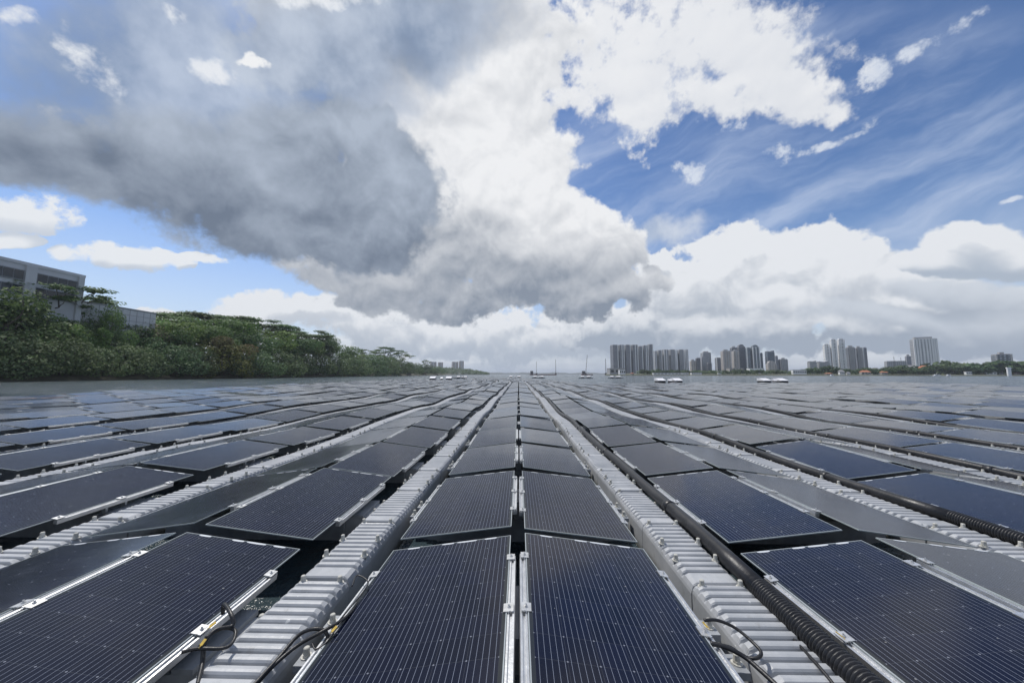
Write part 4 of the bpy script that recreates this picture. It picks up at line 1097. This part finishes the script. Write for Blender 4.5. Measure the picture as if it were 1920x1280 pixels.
H = [(1546, 1560, 700, 'f_beige', 'roof_tile', 'small house with brown roof close to the water'), (1572, 1583, 693, 'pale', 'roof_grey', 'white house with grey roof below the white towers'), (1586, 1594, 697, 'pale', 'roof_grey', 'small white cottage right of the white house'),
     (1612, 1632, 694, 'f_beige', 'roof_tile', 'tan house with orange roof below the dark towers'), (1632, 1650, 689, 'pale', 'roof_grey', 'white villa with hipped roof on the slope'), (1650, 1664, 695, 'f_beige', 'roof_tile', 'small tan house right of the white villa'),
     (1700, 1716, 684, 'concrete', 'roof_grey', 'grey house among trees left of the orange roofs'), (1722, 1746, 685, 'f_beige', 'roof_tile', 'large house with broad orange tiled roof, upper one'), (1730, 1752, 692, 'f_beige', 'roof_tile', 'house with orange tiled roof, lower one'),
     (1754, 1776, 682, 'pale', 'roof_grey', 'white villa below the big white tower'), (1782, 1796, 686, 'pale', 'roof_grey', 'white house right of the big white tower'), (1808, 1822, 696, 'pale', None, 'low white pavilion by the right shore'),
     (1844, 1868, 697, 'pale', None, 'low white boathouse at the right waterside'), (1870, 1882, 699, 'concrete', 'roof_grey', 'grey shed beside the boathouse'), (1898, 1912, 698, 'f_beige', 'roof_tile', 'brown roofed house at the far right edge')]
for a, b_, t, mt, rf, lab in H:
    d = shore_d((a + b_) / 2) + (12 if t > 692 else 60)
    low(a, b_, t, d, mt, lab, rf, 9, 1.6 if t > 692 else 3.5)
# white gate-like tower standing at the waterside
d = 440; w, h, loc, rz = frame_of(1888, 1896.5, 688.5, d, 4, -0.5)
e = empty('intake_tower', loc, rz); tag(e, 'slim white intake tower with an opening near its top at right', 'tower')
MB().box(-w / 2, w / 2, 0, 4, 0, h * .62).obj('shaft', M['pale'], e); MB().box(-w / 2, -w / 2 + 1.5, 0, 4, h * .62 + .002, h * .86).obj('pier', M['pale'], e); MB().box(w / 2 - 1.5, w / 2, 0, 4, h * .62 + .002, h * .86).obj('pier', M['pale'], e)
MB().box(-w / 2 - .3, w / 2 + .3, -.3, 4.3, h * .86 + .002, h).obj('cap', M['pale'], e)
# boats at the right shore
def boat(px, d, ln, label):
    g = ground_at(px, d); e = empty('boat', (g.x, d, 0)); tag(e, label, 'boat', 'boats at the right shore')
    poly = [(-ln / 2, -.9), (ln * .3, -1.0), (ln / 2, 0), (ln * .3, 1.0), (-ln / 2, .9)]
    MB().prism(poly, -0.3, 0.9).obj('hull', M['pale'], e); MB().prism([(x * .6 - .3, y * .75) for x, y in poly], .902, 1.9).obj('cabin', M['pale'], e); MB().box(-ln * .2, ln * .12, -.78, .78, 1.1, 1.5).obj('window', M['glass'], e)
boat(1757, 455, 10, 'white motor cruiser moored below the orange roofs'); boat(1779, 452, 6, 'small white boat right of the motor cruiser'); boat(1560, 505, 5, 'tiny white boat before the waterfront houses')
# pile barges and cranes far ahead
def mast(px, top, d, label, lean=0.0, name='mast', r0=.7):
    g = ground_at(px, d); h = up_at(px, top, d)
    e = empty(name, (g.x, d, 0)); tag(e, label, 'crane' if name == 'crane' else 'mast', 'masts and cranes far ahead')
    b = MB()
    for sx in (-1, 1):
        for sy in (-1, 1): b.tube([(sx * r0, sy * r0, 1), (sx * r0 * .5 + lean * h, sy * r0 * .5, h)], .15, 4)
    for i in range(14):
        t0, t1 = i / 14, (i + 1) / 14; s = 1 if i % 2 else -1
        b.tube([(s * r0 * (1 - t0 * .5) + lean * h * t0, 0, 1 + (h - 1) * t0), (-s * r0 * (1 - t1 * .5) + lean * h * t1, 0, 1 + (h - 1) * t1)], .1, 4)
    b.obj('lattice', M['iron'], e); MB().box(-2.2, 2.2, -2, 2, 0.6, 5.0).obj('cab', M['iron'], e)
    return e
mast(1006, 677.5, 900, 'thin lattice mast on the barge far ahead, left'); mast(1042, 673.5, 900, 'tall lattice mast at the right end of the barge')
mast(1098, 665.5, 900, 'leaning lattice crane boom far ahead', 0.10, 'crane'); mast(1136, 672, 800, 'thin mast just left of the first grey tower')
mast(1679, 668.5, 900, 'tower crane above the low grey block, left', 0, 'crane', .5); mast(1692, 670, 900, 'tower crane above the low grey block, right', 0, 'crane', .5)
for a, b_, lab in ((993, 1043, 'long low rusty barge carrying lattice masts far ahead'), (1090, 1112, 'short dark barge below the leaning crane')):
    p0, p1 = ground_at(a, 890), ground_at(b_, 890); w = (p1 - p0).length
    e = empty('barge', (p0 + p1) / 2); tag(e, lab, 'barge', 'barges far ahead')
    MB().prism([(-w / 2, -6), (w / 2 - 3, -6), (w / 2, 0), (w / 2 - 3, 6), (-w / 2, 6)], -.5, 2.6).obj('hull', M['rust'], e)
    MB().box(-w / 2 + 2, -w / 2 + 9, -4, 4, 2.602, 10.5).obj('deckhouse', M['iron'], e)
# ------------------------------------------------------------------ thin tropical haze over the lake
m = bpy.data.materials.new('haze'); m.use_nodes = True; TREE[0] = m.node_tree; m.node_tree.nodes.clear()
pv = nd('ShaderNodeVolumePrincipled'); pv.inputs['Color'].default_value = (0.80, 0.88, 1.0, 1); pv.inputs['Density'].default_value = 0.00013; pv.inputs['Anisotropy'].default_value = 0.2
om = nd('ShaderNodeOutputMaterial'); m.node_tree.links.new(pv.outputs[0], om.inputs['Volume'])
tag(MB().box(-9100, 9100, -400, 14100, -1.6, 170).obj('haze', m), 'thin pale haze over the lake and far shore', 'haze', kind='stuff')
